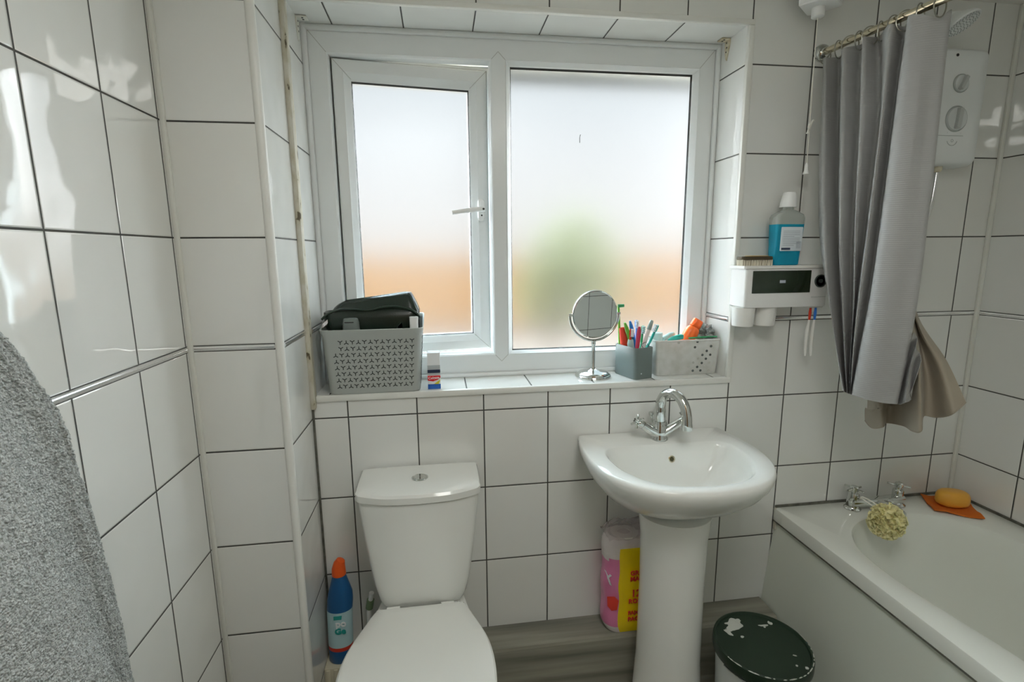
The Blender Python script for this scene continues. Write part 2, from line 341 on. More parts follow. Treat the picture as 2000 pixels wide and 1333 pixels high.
def frames(pts):
    pts = [Vector(p) for p in pts]; T = []
    for i in range(len(pts)):
        a = pts[max(i - 1, 0)]; b = pts[min(i + 1, len(pts) - 1)]
        T.append((b - a).normalized())
    up = Vector((0, 0, 1)) if abs(T[0].z) < .9 else Vector((0, 1, 0))
    u = (up - T[0] * up.dot(T[0])).normalized(); out = []
    for t in T:
        u = (u - t * u.dot(t))
        u = u.normalized() if u.length > 1e-6 else t.orthogonal().normalized()
        out.append((t, u, t.cross(u)))
    return pts, out

def tube(bm, pts, r, n=12, caps=True, mi=0, flat=1.):
    pts, fr = frames(pts)
    rs = r if isinstance(r, (list, tuple)) else [r] * len(pts)
    rings = [[p + (u * math.cos(2 * PI * k / n) + v * (math.sin(2 * PI * k / n) * flat)) * q for k in range(n)] for p, (t, u, v), q in zip(pts, fr, rs)]
    loft(bm, rings, True, (caps, caps), mi)

def lathe(bm, prof, c=(0, 0, 0), n=32, mtx=None, mi=0, caps=(True, True)):
    c = Vector(c); rings = []
    for r, z in prof:
        ring = [Vector((max(r, 1e-5) * math.cos(2 * PI * k / n), max(r, 1e-5) * math.sin(2 * PI * k / n), z)) for k in range(n)]
        rings.append([(mtx @ p if mtx is not None else p) + c for p in ring])
    loft(bm, rings, True, caps, mi)

def axis_mtx(d):
    return Vector((0, 0, 1)).rotation_difference(Vector(d).normalized()).to_matrix()

def rrect(cx, cy, hx, hy, r, n=6):
    out = []
    for sx, sy, a0 in ((1, 1, 0), (-1, 1, 90), (-1, -1, 180), (1, -1, 270)):
        for k in range(n + 1):
            a = math.radians(a0 + 90 * k / n)
            out.append((cx + sx * (hx - r) + r * math.cos(a), cy + sy * (hy - r) + r * math.sin(a)))
    return out

def catmull(P, sub, closed=False):
    P = [Vector(p) for p in P]; n = len(P); out = []
    rng = n if closed else n - 1
    for i in range(rng):
        g = (lambda k: P[k % n]) if closed else (lambda k: P[min(max(k, 0), n - 1)])
        a, b, c, d = g(i - 1), g(i), g(i + 1), g(i + 2)
        for s in range(sub):
            t = s / sub
            out.append(.5 * ((2 * b) + (c - a) * t + (2 * a - 5 * b + 4 * c - d) * t * t + (3 * b - a - 3 * c + d) * t ** 3))
    if not closed: out.append(P[-1])
    return out

def sheet(bm, grid, thick=0., mi=0):
    """open grid of points -> surface (with thickness along the normal)"""
    rows = [[bm.verts.new(p) for p in r] for r in grid]
    fs = []
    for a, b in zip(rows, rows[1:]):
        for i in range(len(a) - 1):
            f = bm.faces.new((a[i], a[i + 1], b[i + 1], b[i])); f.material_index = mi; fs.append(f)
    if thick:
        bmesh.ops.recalc_face_normals(bm, faces=fs)
        bmesh.ops.solidify(bm, geom=fs, thickness=thick)
    return rows

def polar(poly, cx, cy, angles):
    """radius of a closed outline seen from (cx, cy) at the given angles"""
    out = []; n = len(poly)
    for a in angles:
        d = (math.cos(a), math.sin(a)); best = None
        for i in range(n):
            x1, y1 = poly[i][0] - cx, poly[i][1] - cy; x2, y2 = poly[(i + 1) % n][0] - cx, poly[(i + 1) % n][1] - cy
            ex, ey = x2 - x1, y2 - y1; den = d[0] * ey - d[1] * ex
            if abs(den) < 1e-12: continue
            t = (x1 * ey - y1 * ex) / den; s = (x1 * d[1] - y1 * d[0]) / den
            if t > 0 and -1e-6 <= s <= 1 + 1e-6 and (best is None or t < best): best = t
        out.append((cx + d[0] * best, cy + d[1] * best))
    return out

def mirror_poly(half):
    """half outline (dx, y) front to back, mirrored about dx = 0"""
    s = [(v.x, v.y) for v in catmull([(a, b, 0) for a, b in half], 8)]
    return s + [(-a, b) for a, b in s[::-1][1:-1]]

def text(name, s, size, m, mtx, parent, extrude=.0003, align='LEFT', bold=0.):
    c = bpy.data.curves.new(name, 'FONT'); c.body = s; c.size = size; c.extrude = extrude; c.align_x = align; c.offset = bold
    c.resolution_u = 3
    t = bpy.data.objects.new(name + '_curve', c); COL.objects.link(t)
    dg = bpy.context.evaluated_depsgraph_get(); dg.update()
    me = bpy.data.meshes.new_from_object(t.evaluated_get(dg)); me.name = name
    bpy.data.objects.remove(t); bpy.data.curves.remove(c)
    me.transform(mtx)
    if parent is not None: me.transform(Matrix.Translation(-wloc(parent)))
    me.materials.clear(); me.materials.append(m)
    o = bpy.data.objects.new(name, me); COL.objects.link(o)
    if parent is not None: o.parent = parent
    return o

def face_mtx(org, right, up):
    r = Vector(right).normalized(); u = Vector(up); u = (u - r * u.dot(r)).normalized(); n = r.cross(u)
    m = Matrix(((r.x, u.x, n.x, org[0]), (r.y, u.y, n.y, org[1]), (r.z, u.z, n.z, org[2]), (0, 0, 0, 1)))
    return m

def copy_tree(o, parent=None):
    c = o.copy(); COL.objects.link(c)
    if parent is not None: c.parent = parent
    for ch in list(o.children): copy_tree(ch, c)
    return c
# ------------------------------------------------------------------ setting
XL, XR, YF, ZC = -.3057, 2.1, -1.72, 2.155
PX, PY = -.10, -.224           # pier: right face, front face
SILL = 1.006
RX0, RX1, RZ0, RZ1 = -.088, 1.190, .998, 2.056    # window recess
RD = .155

def struct(name, bm, m, **k):
    return tag(obj(name, bm, m, **k), kind='structure')

# back wall with the window recess
bm = B()
def wall_hole(bm, x0, x1, z0, z1, hx0, hx1, hz0, hz1, y0, y1):
    for y in (y0, y1):
        xs = [x0, hx0, hx1, x1]; zs = [z0, hz0, hz1, z1]
        v = [[bm.verts.new((x, y, z)) for z in zs] for x in xs]
        for i in range(3):
            for j in range(3):
                if i == 1 and j == 1: continue
                bm.faces.new((v[i][j], v[i + 1][j], v[i + 1][j + 1], v[i][j + 1]))
    for a, b in (((hx0, hz0), (hx1, hz0)), ((hx1, hz0), (hx1, hz1)), ((hx1, hz1), (hx0, hz1)), ((hx0, hz1), (hx0, hz0)),
                 ((x0, z0), (x1, z0)), ((x1, z0), (x1, z1)), ((x1, z1), (x0, z1)), ((x0, z1), (x0, z0))):
        bm.faces.new([bm.verts.new(p) for p in ((a[0], y0, a[1]), (b[0], y0, b[1]), (b[0], y1, b[1]), (a[0], y1, a[1]))])
    bmesh.ops.remove_doubles(bm, verts=bm.verts, dist=1e-5)
wall_hole(bm, PX - .02, XR + .1, 0, ZC, RX0, RX1, RZ0, RZ1, 0., .20)
struct('wall_back', bm, M['tile_back'], smooth=False)
bm = B(); box(bm, XL - .1, XL, YF - .1, .20, 0, ZC); struct('wall_left', bm, M['tile_left'], smooth=False)
bm = B(); box(bm, XL, PX, PY, .20, 0, ZC); struct('wall_pier', bm, M['tile_pier'], smooth=False)
bm = B(); box(bm, XR, XR + .1, YF - .1, 0., 0, ZC); struct('wall_right', bm, M['tile_right'], smooth=False)
bm = B(); box(bm, XL - .1, XR + .1, YF - .1, YF, 0, ZC); struct('wall_front', bm, M['tile_front'], smooth=False)
bm = B(); box(bm, XL - .1, XR + .1, YF - .1, .30, ZC, ZC + .1); struct('ceiling', bm, M['ceiling'], smooth=False)
bm = B(); box(bm, XL - .1, XR + .1, YF - .1, .30, -.1, 0); struct('floor', bm, M['vinyl'], smooth=False)

# unseen door behind the viewer, added for darker reflections in the chrome
dr = thing('door_1', (.40, YF, 0), None, None); dr['kind'] = 'structure'
bm = B(); box(bm, .03, .79, YF - .0005, YF + .022, .006, 1.985, .002)
for z0_, z1_ in ((.18, .86), (1.02, 1.86)):
    for a_, b_ in ((.12, .38), (.44, .70)): box(bm, a_, b_, YF + .020, YF + .026, z0_, z1_, .003)
obj('door_leaf', bm, mat('DoorWood', (.30, .17, .085), .4, vary=(4., .5, (.22, .12, .055), (6., 1., .4))), dr, smooth=False)
bm = B()
for a_, b_, c_, d_ in ((-.04, .027, 0, 2.05), (.793, .86, 0, 2.05), (.027, .793, 1.99, 2.05)): box(bm, a_, b_, YF - .0005, YF + .028, c_, d_, .004)
obj('door_frame', bm, M['plastic_trim'], dr, smooth=False)
bm = B(); tube(bm, [(.10, YF + .02, 1.0), (.10, YF + .06, 1.0), (.12, YF + .065, 1.0), (.21, YF + .065, 1.0)], .009, 12); obj('door_handle', bm, M['chrome'], dr)

# boxed-in skirting ledge along the back wall, wrapped in vinyl
ZS = .1917
def ledge(bm, x0, x1):
    prof = [(0., 0.), (-.102, 0.), (-.102, ZS - .012), (-.0985, ZS - .0035), (-.090, ZS), (0., ZS)]
    loft(bm, [[(x, y, z) for y, z in prof] for x in (x0, x1)], True)
bm = B(); ledge(bm, .02, 1.372); struct('baseboard_back', bm, M['vinyl'], smooth=False)
bm = B(); box(bm, PX, .02, -.100, 0, 0, ZS - .002, .004)
for k in range(5): box(bm, PX + .006 + k * .022, PX + .018 + k * .022, -.104, -.098, .004, ZS - .006, .002)
struct('baseboard_corner', bm, M['beige_plastic'])

# trims: corner beads, sealant lines, metal dado strips
nt_ = [0]
def trim(bm, m, **k):
    nt_[0] += 1
    return struct('trim_%d' % nt_[0], bm, m, **k)
bm = B(); tube(bm, [(PX - .006, PY + .005, 0), (PX - .006, PY + .005, ZC)], .0105, 14); trim(bm, M['plastic_trim'])
bm = B(); box(bm, XL, XL + .010, PY - .011, PY, 0, ZC, .002)
for k in range(1): pass
trim(bm, M['sealant'])
bm = B(); box(bm, XR - .014, XR, -.010, 0, .54, ZC, .003); trim(bm, M['sealant'])
# grimy bead where the pier meets the window reveal
bm = B(); box(bm, PX - .001, PX + .014, -.016, .012, RZ0 - .03, ZC, .004); trim(bm, M['mould'])
bm = B(); box(bm, PX, PX + .006, -.006, 0, ZS, RZ0 - .03, .002); trim(bm, M['dark_sealant'])
# recess edge beads: top, right, sill nose
bm = B(); box(bm, RX0 + .002, RX1 + .016, -.006, .010, RZ1 - .004, RZ1 + .012, .004); trim(bm, M['plastic_trim'])
bm = B(); box(bm, RX1 - .002, RX1 + .016, -.006, .010, RZ0 - .005, RZ1 - .004, .004); trim(bm, M['plastic_trim'])
# metal dado strips
def strip(bm, a, b, nrm, r=.0062):
    a, b = Vector(a), Vector(b); nrm = Vector(nrm); up = Vector((0, 0, 1)); rings = []
    for p in (a, b):
        rings.append([p + up * (math.cos(t) * r) + nrm * (max(math.sin(t), 0) * r * .8 - (.002 if math.sin(t) < 1e-6 else 0)) for t in [PI * k / 8 for k in range(9)]])
    loft(bm, rings, True)
zc = .5 * (ZT0 + ZT1)
for a, b, n in (((XL, YF, zc), (XL, PY - .011, zc), (1, 0, 0)), ((XL + .01, PY, zc), (PX - .016, PY, zc), (0, -1, 0)),
                ((PX, PY + .016, zc), (PX, -.016, zc), (1, 0, 0)), ((RX0, .0125, zc), (RX0, RD, zc), (1, 0, 0)),
                ((RX1, .0105, zc), (RX1, RD, zc), (-1, 0, 0)), ((RX1 + .016, 0, zc), (XR - .014, 0, zc), (0, -1, 0)),
                ((XR, -.010, zc), (XR, YF, zc), (-1, 0, 0))):
    bm = B(); strip(bm, a, b, n); trim(bm, M['brushed'])
# dark sealant round the bath
bm = B(); box(bm, 1.402, XR, -.007, 0, .532, .543, .003); trim(bm, M['dark_sealant'])
bm = B(); box(bm, XR - .007, XR, YF, -.007, .532, .543, .003); trim(bm, M['dark_sealant'])

# ------------------------------------------------------------------ window
win = thing('window_1', (.55, RD, SILL), None, None); win['kind'] = 'structure'
FY = RD            # front face of the frame
OX0, OX1, OZ0, OZ1 = -.072, 1.1745, 1.022, 2.043      # outer frame
LX0, LX1 = -.0175, .4490                               # opening light
PX0, PX1 = .5135, 1.1085                               # fixed light
CZ0, CZ1 = 1.083, 1.9795
def rect(x0, x1, z0, z1, y): return [(x0, y, z0), (x1, y, z0), (x1, y, z1), (x0, y, z1)]
def ring_loft(bm, rects, mi=0):
    rows = [[bm.verts.new(p) for p in r] for r in rects]
    for a, b in zip(rows, rows[1:]):
        for i in range(4):
            j = (i + 1) % 4
            bm.faces.new((a[i], a[j], b[j], b[i])).material_index = mi
    return rows
def frame_with_holes(bm):
    xs = [OX0, LX0 - .006, LX1 + .006, PX0 - .016, PX1 + .016, OX1]; zs = [OZ0, CZ0 - .006, CZ1 + .006, OZ1]
    v = {}
    def V(x, z):
        if (x, z) not in v: v[(x, z)] = bm.verts.new((x, FY, z))
        return v[(x, z)]
    holes = [(1, 1), (3, 1)]
    for i in range(5):
        for j in range(3):
            if (i, j) in holes: continue
            bm.faces.new((V(xs[i], zs[j]), V(xs[i + 1], zs[j]), V(xs[i + 1], zs[j + 1]), V(xs[i], zs[j + 1])))
    # opening light: small rounded step then the rebate
    ring_loft(bm, [rect(xs[1], xs[2], zs[1], zs[2], FY), rect(LX0 - .002, LX1 + .002, CZ0 - .002, CZ1 + .002, FY + .004),
                   rect(LX0, LX1, CZ0, CZ1, FY + .012), rect(LX0, LX1, CZ0, CZ1, FY + .038)])
    # fixed light: sloping bead
    ring_loft(bm, [rect(xs[3], xs[4], zs[1], zs[2], FY), rect(xs[3] + .002, xs[4] - .002, zs[1] + .002, zs[2] - .002, FY - .003),
                   rect(PX0 - .004, PX1 + .004, CZ0 + .002, CZ1 - .006, FY + .010), rect(PX0, PX1, CZ0 + .004, CZ1 - .008, FY + .016),
                   rect(PX0, PX1, CZ0 + .004, CZ1 - .008, FY + .024)])
    ring_loft(bm, [rect(PX0 - .003, PX1 + .003, CZ0 + .001, CZ1 - .005, FY + .036), rect(PX0 - .003, PX1 + .003, CZ0 + .001, CZ1 - .005, FY + .038)])
    ring_loft(bm, [rect(OX0, OX1, OZ0, OZ1, FY), rect(OX0, OX1, OZ0, OZ1, FY + .038)])
    xs2 = [OX0, LX0, LX1, PX0 - .003, PX1 + .003, OX1]; zs2 = [OZ0, CZ0, CZ1, OZ1]; y = FY + .038; w = {}
    def W(x, z):
        if (x, z) not in w: w[(x, z)] = bm.verts.new((x, y, z))
        return w[(x, z)]
    for i in range(5):
        for j in range(3):
            if (i, j) in holes: continue
            bm.faces.new((W(xs2[i], zs2[j]), W(xs2[i + 1], zs2[j]), W(xs2[i + 1], zs2[j + 1]), W(xs2[i], zs2[j + 1])))
bm = B(); frame_with_holes(bm)
bmesh.ops.remove_doubles(bm, verts=bm.verts, dist=1e-5)
obj('window_frame', bm, M['upvc'], win, smooth=False)
# packing between frame and reveal (rounded cover beads)
bm = B()
for a, b in (((RX0 + .007, FY - .004, RZ0), (RX0 + .007, FY - .004, RZ1)), ((RX1 - .007, FY - .004, RZ0), (RX1 - .007, FY - .004, RZ1)),
             ((RX0, FY - .004, RZ1 - .007), (RX1, FY - .004, RZ1 - .007)), ((RX0, FY - .002, SILL + .006), (RX1, FY - .002, SILL + .006))):
    a, b = Vector(a), Vector(b); tube(bm, [a, b], .0085, 12)
obj('cover_bead', bm, M['upvc'], win)
bm = B()
for x0, x1, z0, z1 in ((RX0, OX0, RZ0, RZ1), (OX1, RX1, RZ0, RZ1), (OX0, OX1, RZ0, OZ0), (OX0, OX1, OZ1, RZ1)):
    box(bm, x0, x1, FY + .002, FY + .036, z0, z1)
obj('frame_packing', bm, M['upvc'], win, smooth=False)
bm = B(); box(bm, LX1 + .009, PX0 + .003, FY + .0375, .2495, OZ0, OZ1, .003); obj('mullion_back', bm, M['upvc'], win, smooth=False)  # added behind the mullion to stop side light leaking past the sash
# mitre lines of the welded corners and mullion
bm = B()
def seam(bm, a, b, y, w=.0009):
    a, b = Vector((a[0], y, a[1])), Vector((b[0], y, b[1])); d = (b - a).normalized(); s = Vector((-d.z, 0, d.x)) * w
    bm.faces.new([bm.verts.new(p) for p in (a + s, b + s, b - s, a - s)])
for a, b in (((OX0, OZ1), (LX0 - .006, CZ1 + .006)), ((OX1, OZ1), (PX1 + .016, CZ1 + .006)), ((OX0, OZ0), (LX0 - .006, CZ0 - .006)), ((OX1, OZ0), (PX1 + .016, CZ0 - .006)),
             ((LX1 + .006, CZ1 + .006), (.476, CZ1 + .028)), ((PX0 - .016, CZ1 + .006), (.476, CZ1 + .028)),
             ((LX1 + .006, CZ0 - .006), (.476, CZ0 - .028)), ((PX0 - .016, CZ0 - .006), (.476, CZ0 - .028))):
    seam(bm, a, b, FY - .0006)
obj('weld_seam', bm, mat('WeldSeam', (.50, .51, .49), .5), win, smooth=False)
bm = B(); box(bm, PX0 - .002, PX1 + .002, FY + .025, FY + .0345, CZ0 + .002, CZ1 - .006); obj('fixed_pane', bm, M['frosted'], win, smooth=False)
bm = B()
ring_loft(bm, [rect(PX0 - .0005, PX1 + .0005, CZ0 + .0035, CZ1 - .0075, FY + .0165), rect(PX0 + .0035, PX1 - .0035, CZ0 + .0075, CZ1 - .0125, FY + .0235)])
obj('pane_gasket', bm, M['gasket'], win, smooth=False)
# a thread stuck on the fixed pane
bm = B(); tube(bm, [(.742, FY + .0245, 1.782), (.7405, FY + .0245, 1.778), (.7395, FY + .0245, 1.772), (.7398, FY + .0245, 1.757)], .0009, 6)
obj('stuck_thread', bm, M['black'], win)

# opening sash, hinged at the left jamb and pushed outwards
sash = bpy.data.objects.new('window_sash', None); COL.objects.link(sash); sash.parent = win
# built closed, then turned about its hinge
SW, SX0 = LX1 - LX0 - .003, LX0 + .0015; SZ0, SZ1 = CZ0 + .003, CZ1 - .003; SY = FY + .012; FL = .018
hinge = Vector((SX0 - FL, FY + .0385, 0)); RS = Matrix.Translation(hinge) @ Matrix.Rotation(math.radians(7.3), 4, 'Z') @ Matrix.Translation(-hinge)
GX0, GX1, GZ0, GZ1 = SX0 + .0520, SX0 + SW - .0550, SZ0 + .052, SZ1 - .056
def sash_part(name, bm, m, **k):
    bmesh.ops.transform(bm, matrix=RS, verts=bm.verts)
    return obj(name, bm, m, sash, **k)
bm = B()
x1 = SX0 + SW
ring_loft(bm, [rect(SX0 - FL, x1 + FL, SZ0 - FL, SZ1 + FL, SY + .055), rect(SX0 - FL, x1 + FL, SZ0 - FL, SZ1 + FL, FY + .0385), rect(SX0, x1, SZ0, SZ1, FY + .0385), rect(SX0, x1, SZ0, SZ1, SY + .003), rect(SX0 + .003, x1 - .003, SZ0 + .003, SZ1 - .003, SY),
               rect(GX0 - .021, GX1 + .021, GZ0 - .021, GZ1 + .021, SY), rect(GX0 - .019, GX1 + .019, GZ0 - .019, GZ1 + .019, SY + .002),
               rect(GX0 - .004, GX1 + .004, GZ0 - .004, GZ1 + .004, SY + .014), rect(GX0, GX1, GZ0, GZ1, SY + .018), rect(GX0, GX1, GZ0, GZ1, SY + .026)])
ring_loft(bm, [rect(GX0 - .002, GX1 + .002, GZ0 - .002, GZ1 + .002, SY + .036), rect(GX0, GX1, GZ0, GZ1, SY + .055), rect(SX0 - FL, x1 + FL, SZ0 - FL, SZ1 + FL, SY + .055)])
sash_part('sash_frame', bm, M['upvc'], smooth=False)
bm = B()
for a, b in (((SX0, SZ1), (GX0, GZ1)), ((x1, SZ1), (GX1, GZ1)), ((SX0, SZ0), (GX0, GZ0)), ((x1, SZ0), (GX1, GZ0))): seam(bm, a, b, SY - .0006)
sash_part('sash_seam', bm, bpy.data.materials['WeldSeam'], smooth=False)
bm = B(); box(bm, GX0 - .001, GX1 + .001, SY + .0265, SY + .0355, GZ0 - .001, GZ1 + .001); sash_part('sash_pane', bm, M['frosted'], smooth=False)
bm = B(); ring_loft(bm, [rect(GX0 - .0005, GX1 + .0005, GZ0 - .0005, GZ1 + .0005, SY + .0185), rect(GX0 + .003, GX1 - .003, GZ0 + .003, GZ1 - .004, SY + .0255)])
sash_part('sash_gasket', bm, M['gasket'], smooth=False)
bm = B(); ring_loft(bm, [rect(SX0 - .001, x1 + .0012, SZ0 - .001, SZ1 + .001, SY + .004), rect(SX0 - .001, x1 + .0012, SZ0 - .001, SZ1 + .001, SY + .012)])
sash_part('draught_seal', bm, M['gasket'], smooth=False)
# espagnolette handle: rose plate, neck, lever pointing left
hx, hz = x1 - .026, 1.550
bm = B()
loft(bm, [[(hx + a * s, SY - dy, hz + b * s) for a, b in rrect(0, 0, .0115, .036, .0112, 6)] for s, dy in ((1, 0.), (1, .008), (.85, .012))], True)
tube(bm, [(hx, SY - .008, hz), (hx, SY - .034, hz)], .0085, 14)
tube(bm, [(hx + .006, SY - .034, hz), (hx - .02, SY - .037, hz - .001), (hx - .06, SY - .036, hz - .006), (hx - .100, SY - .032, hz - .012)], [.0078, .0078, .0072, .0066], 12, flat=.75)
sash_part('window_handle', bm, M['white_plastic'])
bm = B(); tube(bm, [(hx, SY - .0419, hz), (hx, SY - .0425, hz)], .0035, 10); tube(bm, [(hx, SY - .012, hz - .018), (hx, SY - .0126, hz - .018)], .0028, 10)
sash_part('handle_screw', bm, M['black'])

# tiled sill inside the recess
bm = B(); box(bm, RX0, RX1, .008, FY + .004, RZ0, SILL)
obj('window_sill', bm, M['tile_back'], win, smooth=False)
bm = B(); box(bm, PX + .014, RX1 + .012, -.008, .008, RZ0 - .010, SILL + .001, .004)
obj('sill_nosing', bm, M['plastic_trim'], win)

# old blind brackets in the two top corners of the recess
def bracket(name, x, label, m, s):
    t = thing(name, (x, .118, 2.0), label, 'bracket')
    bm = B()
    pts = [(.0, .000), (.0, -.030), (-.006, -.052), (-.013, -.060), (-.016, -.050), (-.026, -.02), (-.028, .0)]
    loft(bm, [[(x + dx * s, .122 + y * 1., 2.0545 + z) for y, z in pts] for dx in (.0005, .0035)], True)
    box(bm, min(x, x + s * .03), max(x, x + s * .03), .094, .122, 2.0515, 2.055, .001)
    obj('plate', bm, m, t)
    bm = B()
    for k, (y, z) in enumerate(((-.010, -.008), (-.012, -.022), (-.009, -.034))):
        tube(bm, [(x + s * .0030, .122 + y, 2.0545 + z), (x + s * .0042, .122 + y, 2.0545 + z)], .0026, 8)
    for y in (.102, .113): tube(bm, [(x + s * .018, y, 2.0518), (x + s * .018, y, 2.0508)], .003, 8)
    obj('screw_hole', bm, M['black'], t)
bracket('blind_bracket', RX0, 'small white blind bracket in the top left corner of the window recess', M['bracket'], 1)
bracket('blind_bracket', RX1, 'yellowed blind bracket in the top right corner of the window recess', M['old_bracket'], -1)
# ------------------------------------------------------------------ toilet
def dshape(cx, yb, hw, yf_c, yf_s, n=10):
    """cistern plan: flat back, rounded corners, bowed front"""
    half = [(0, yf_c), (hw * .5, yf_c + (yf_s - yf_c) * .22), (hw * .86, yf_s - .004), (hw * .97, yf_s + .012), (hw, yf_s + .04), (hw, yb - .012), (hw * .985, yb - .003), (hw * .94, yb), (0, yb)]
    return [(cx + a, b) for a, b in mirror_poly(half)]
tl = thing('toilet', (.2, -.35, 0), 'white close-coupled toilet with its lid down under the window', 'toilet')
CX = .203
bm = B()
lv = [(.418, .105, -.160, -.150), (.424, .116, -.172, -.158), (.445, .126, -.181, -.162), (.49, .137, -.184, -.162), (.56, .147, -.187, -.161), (.65, .158, -.189, -.160), (.742, .168, -.191, -.159)]
rings = [[(x, y, z) for x, y in dshape(CX, -.008, hw, yc, ys)] for z, hw, yc, ys in lv]
loft(bm, rings, True); obj('cistern', bm, M['ceramic'], tl)
bm = B()
lv = [(.7445, .170, -.193, -.161), (.7465, .173, -.197, -.165), (.765, .173, -.199, -.166), (.772, .169, -.194, -.161), (.775, .160, -.180, -.150), (.777, .10, -.12, -.11)]
rings = [[(x, y, z) for x, y in dshape(CX, -.006 - (0 if i < 3 else .004), hw, yc, ys)] for i, (z, hw, yc, ys) in enumerate(lv)]
loft(bm, rings, True); obj('cistern_lid', bm, M['ceramic'], tl)
bm = B(); c = (CX + .002, -.098, .7745)
lathe(bm, [(.0235, 0), (.0235, .004), (.021, .0055), (.019, .0045), (.0175, .0045), (.016, .0062), (0, .0066)], c, 36)
box(bm, c[0] - .0008, c[0] + .0008, c[1] - .0155, c[1] + .0155, c[2] + .006, c[2] + .0071)
obj('flush_button', bm, M['chrome'], tl)
def egg(cx, yb, yf, hw, hb, ym, z, n=48):
    half = [(0, yf), (hw * .38, yf + .012), (hw * .72, yf + .055), (hw * .93, yf + .125), (hw, ym), (hw * .955, ym + .1), (hb * 1.16, yb - .05), (hb, yb - .006), (hb * .9, yb), (0, yb)]
    return [(cx + a, b, z) for a, b in mirror_poly(half)]
bm = B()
loft(bm, [egg(CX - .006, -.19, -.648, .183, .120, -.44, .420), egg(CX - .006, -.188, -.652, .186, .122, -.44, .425),
          egg(CX - .006, -.188, -.652, .186, .122, -.44, .434), egg(CX - .006, -.192, -.647, .181, .118, -.44, .4385), egg(CX - .006, -.21, -.60, .150, .095, -.44, .4405)], True)
obj('seat_lid', bm, M['seat_plastic'], tl)
bm = B()
o1 = [egg(CX - .006, -.20, -.645, .180, .115, -.44, z) for z in (.4005, .404, .4165, .4185)]
loft(bm, o1, True); obj('seat', bm, M['seat_plastic'], tl)
bm = B()
loft(bm, [egg(CX - .004, -.04, -.635, .170, .100, -.43, .3995), egg(CX - .004, -.04, -.638, .172, .102, -.43, .385), egg(CX - .004, -.05, -.60, .155, .105, -.40, .33),
          egg(CX - .004, -.06, -.50, .125, .115, -.35, .22), egg(CX - .004, -.10, -.47, .105, .095, -.32, .10), egg(CX - .004, -.105, -.49, .112, .10, -.32, .0)], True)
# shelf of the pan that carries the cistern, kept clear of the ledge
loft(bm, [[(CX + a, b, z) for a, b in rrect(0, -.10, .105, .075, .03)] for z in (.385, .4175)], True)
obj('pan', bm, M['ceramic'], tl)
for s in (-1, 1):
    bm = B(); tube(bm, [(CX - .006 + s * .075 - .018, -.183, .427), (CX - .006 + s * .075 + .018, -.183, .427)], .009, 14); obj('hinge', bm, M['seat_plastic'], tl)
bm = B(); tube(bm, [(.045, -.06, .40), (.032, -.05, .33), (.028, -.04, ZS + .012)], .0075, 10); obj('inlet_pipe', bm, M['white_plastic'], tl)
bm = B(); tube(bm, [(.040, -.057, .375), (.034, -.052, .345)], .0115, 10); obj('isolating_valve', bm, mat('ValveGreen', (.16, .24, .13), .4), tl)

# ------------------------------------------------------------------ pedestal basin
bs = thing('pedestal_basin', (.934, -.2, 0), 'white pedestal washbasin with chrome tap under the window', 'washbasin')
BX, BZ = .934, .838
out_half = [(0, -.428), (.08, -.422), (.15, -.396), (.205, -.346), (.240, -.278), (.255, -.195), (.254, -.115), (.246, -.045), (.236, -.014), (.218, -.003), (0, -.003)]
in_half = [(0, -.390), (.085, -.378), (.145, -.340), (.185, -.270), (.197, -.20), (.194, -.150), (.178, -.122), (.150, -.113), (0, -.111)]
PO = [(BX + a, b) for a, b in mirror_poly(out_half)]; PI_ = [(BX + a, b) for a, b in mirror_poly(in_half)]
NA = 128; ANG = [2 * PI * k / NA for k in range(NA)]
ro = polar(PO, BX, -.2, ANG); ri = polar(PI_, BX, -.22, ANG)
def sc(ring, s, c, z): return [(c[0] + (x - c[0]) * s, c[1] + (y - c[1]) * s, z) for x, y in ring]
bm = B(); c0 = (BX, -.05); ci = (BX, -.235)
rings = [sc(ro, .30, (BX, -.11), .640), sc(ro, .42, (BX, -.08), .660), sc(ro, .62, c0, .690), sc(ro, .80, c0, .727), sc(ro, .915, c0, .765), sc(ro, .972, c0, .795),
         sc(ro, .996, c0, .815), sc(ro, 1., c0, .826), sc(ro, .994, c0, .8345), sc(ro, .978, c0, .8385)]
rings += [sc(ri, 1.03, ci, .8375), sc(ri, 1.0, ci, .8345), sc(ri, .965, ci, .822), sc(ri, .92, ci, .80), sc(ri, .85, ci, .77), sc(ri, .72, ci, .74), sc(ri, .5, ci, .718), sc(ri, .22, ci, .709), sc(ri, .10, ci, .707)]
loft(bm, rings, True); obj('basin', bm, M['ceramic'], bs, angle=60)
bm = B(); mt = axis_mtx((0, -1, .25))
lathe(bm, [(.0095, -.003), (.0105, .001), (.0085, .0018), (.0075, .0006), (0, .0002)], (BX + .021, -.1235, .793), 24, mt); obj('overflow_ring', bm, M['brass'], bs)
bm = B(); lathe(bm, [(.0072, 0), (.0066, .0009), (0, .0009)], (BX + .021, -.1238, .793), 20, mt); obj('overflow_hole', bm, mat('OverflowDark', (.05, .045, .012), .6), bs)
bm = B(); lathe(bm, [(.024, .0), (.024, .003), (.018, .004), (.016, .002), (0, .003)], (BX, -.235, .7085), 28); obj('waste', bm, M['chrome'], bs)
def halfcol(cx, cy, w, d, z):
    return [(cx + w * math.cos(a) * (1 if abs(math.cos(a)) < .97 else 1), cy - d * math.sin(a), z) for a in [2 * PI * k / 56 for k in range(56)]]
bm = B()
loft(bm, [halfcol(BX, -.20, w, d, z) for z, w, d in ((0, .112, .108), (.015, .112, .108), (.03, .104, .10), (.20, .095, .092), (.45, .093, .09), (.60, .096, .092), (.668, .105, .095))], True)
obj('pedestal', bm, M['ceramic'], bs)
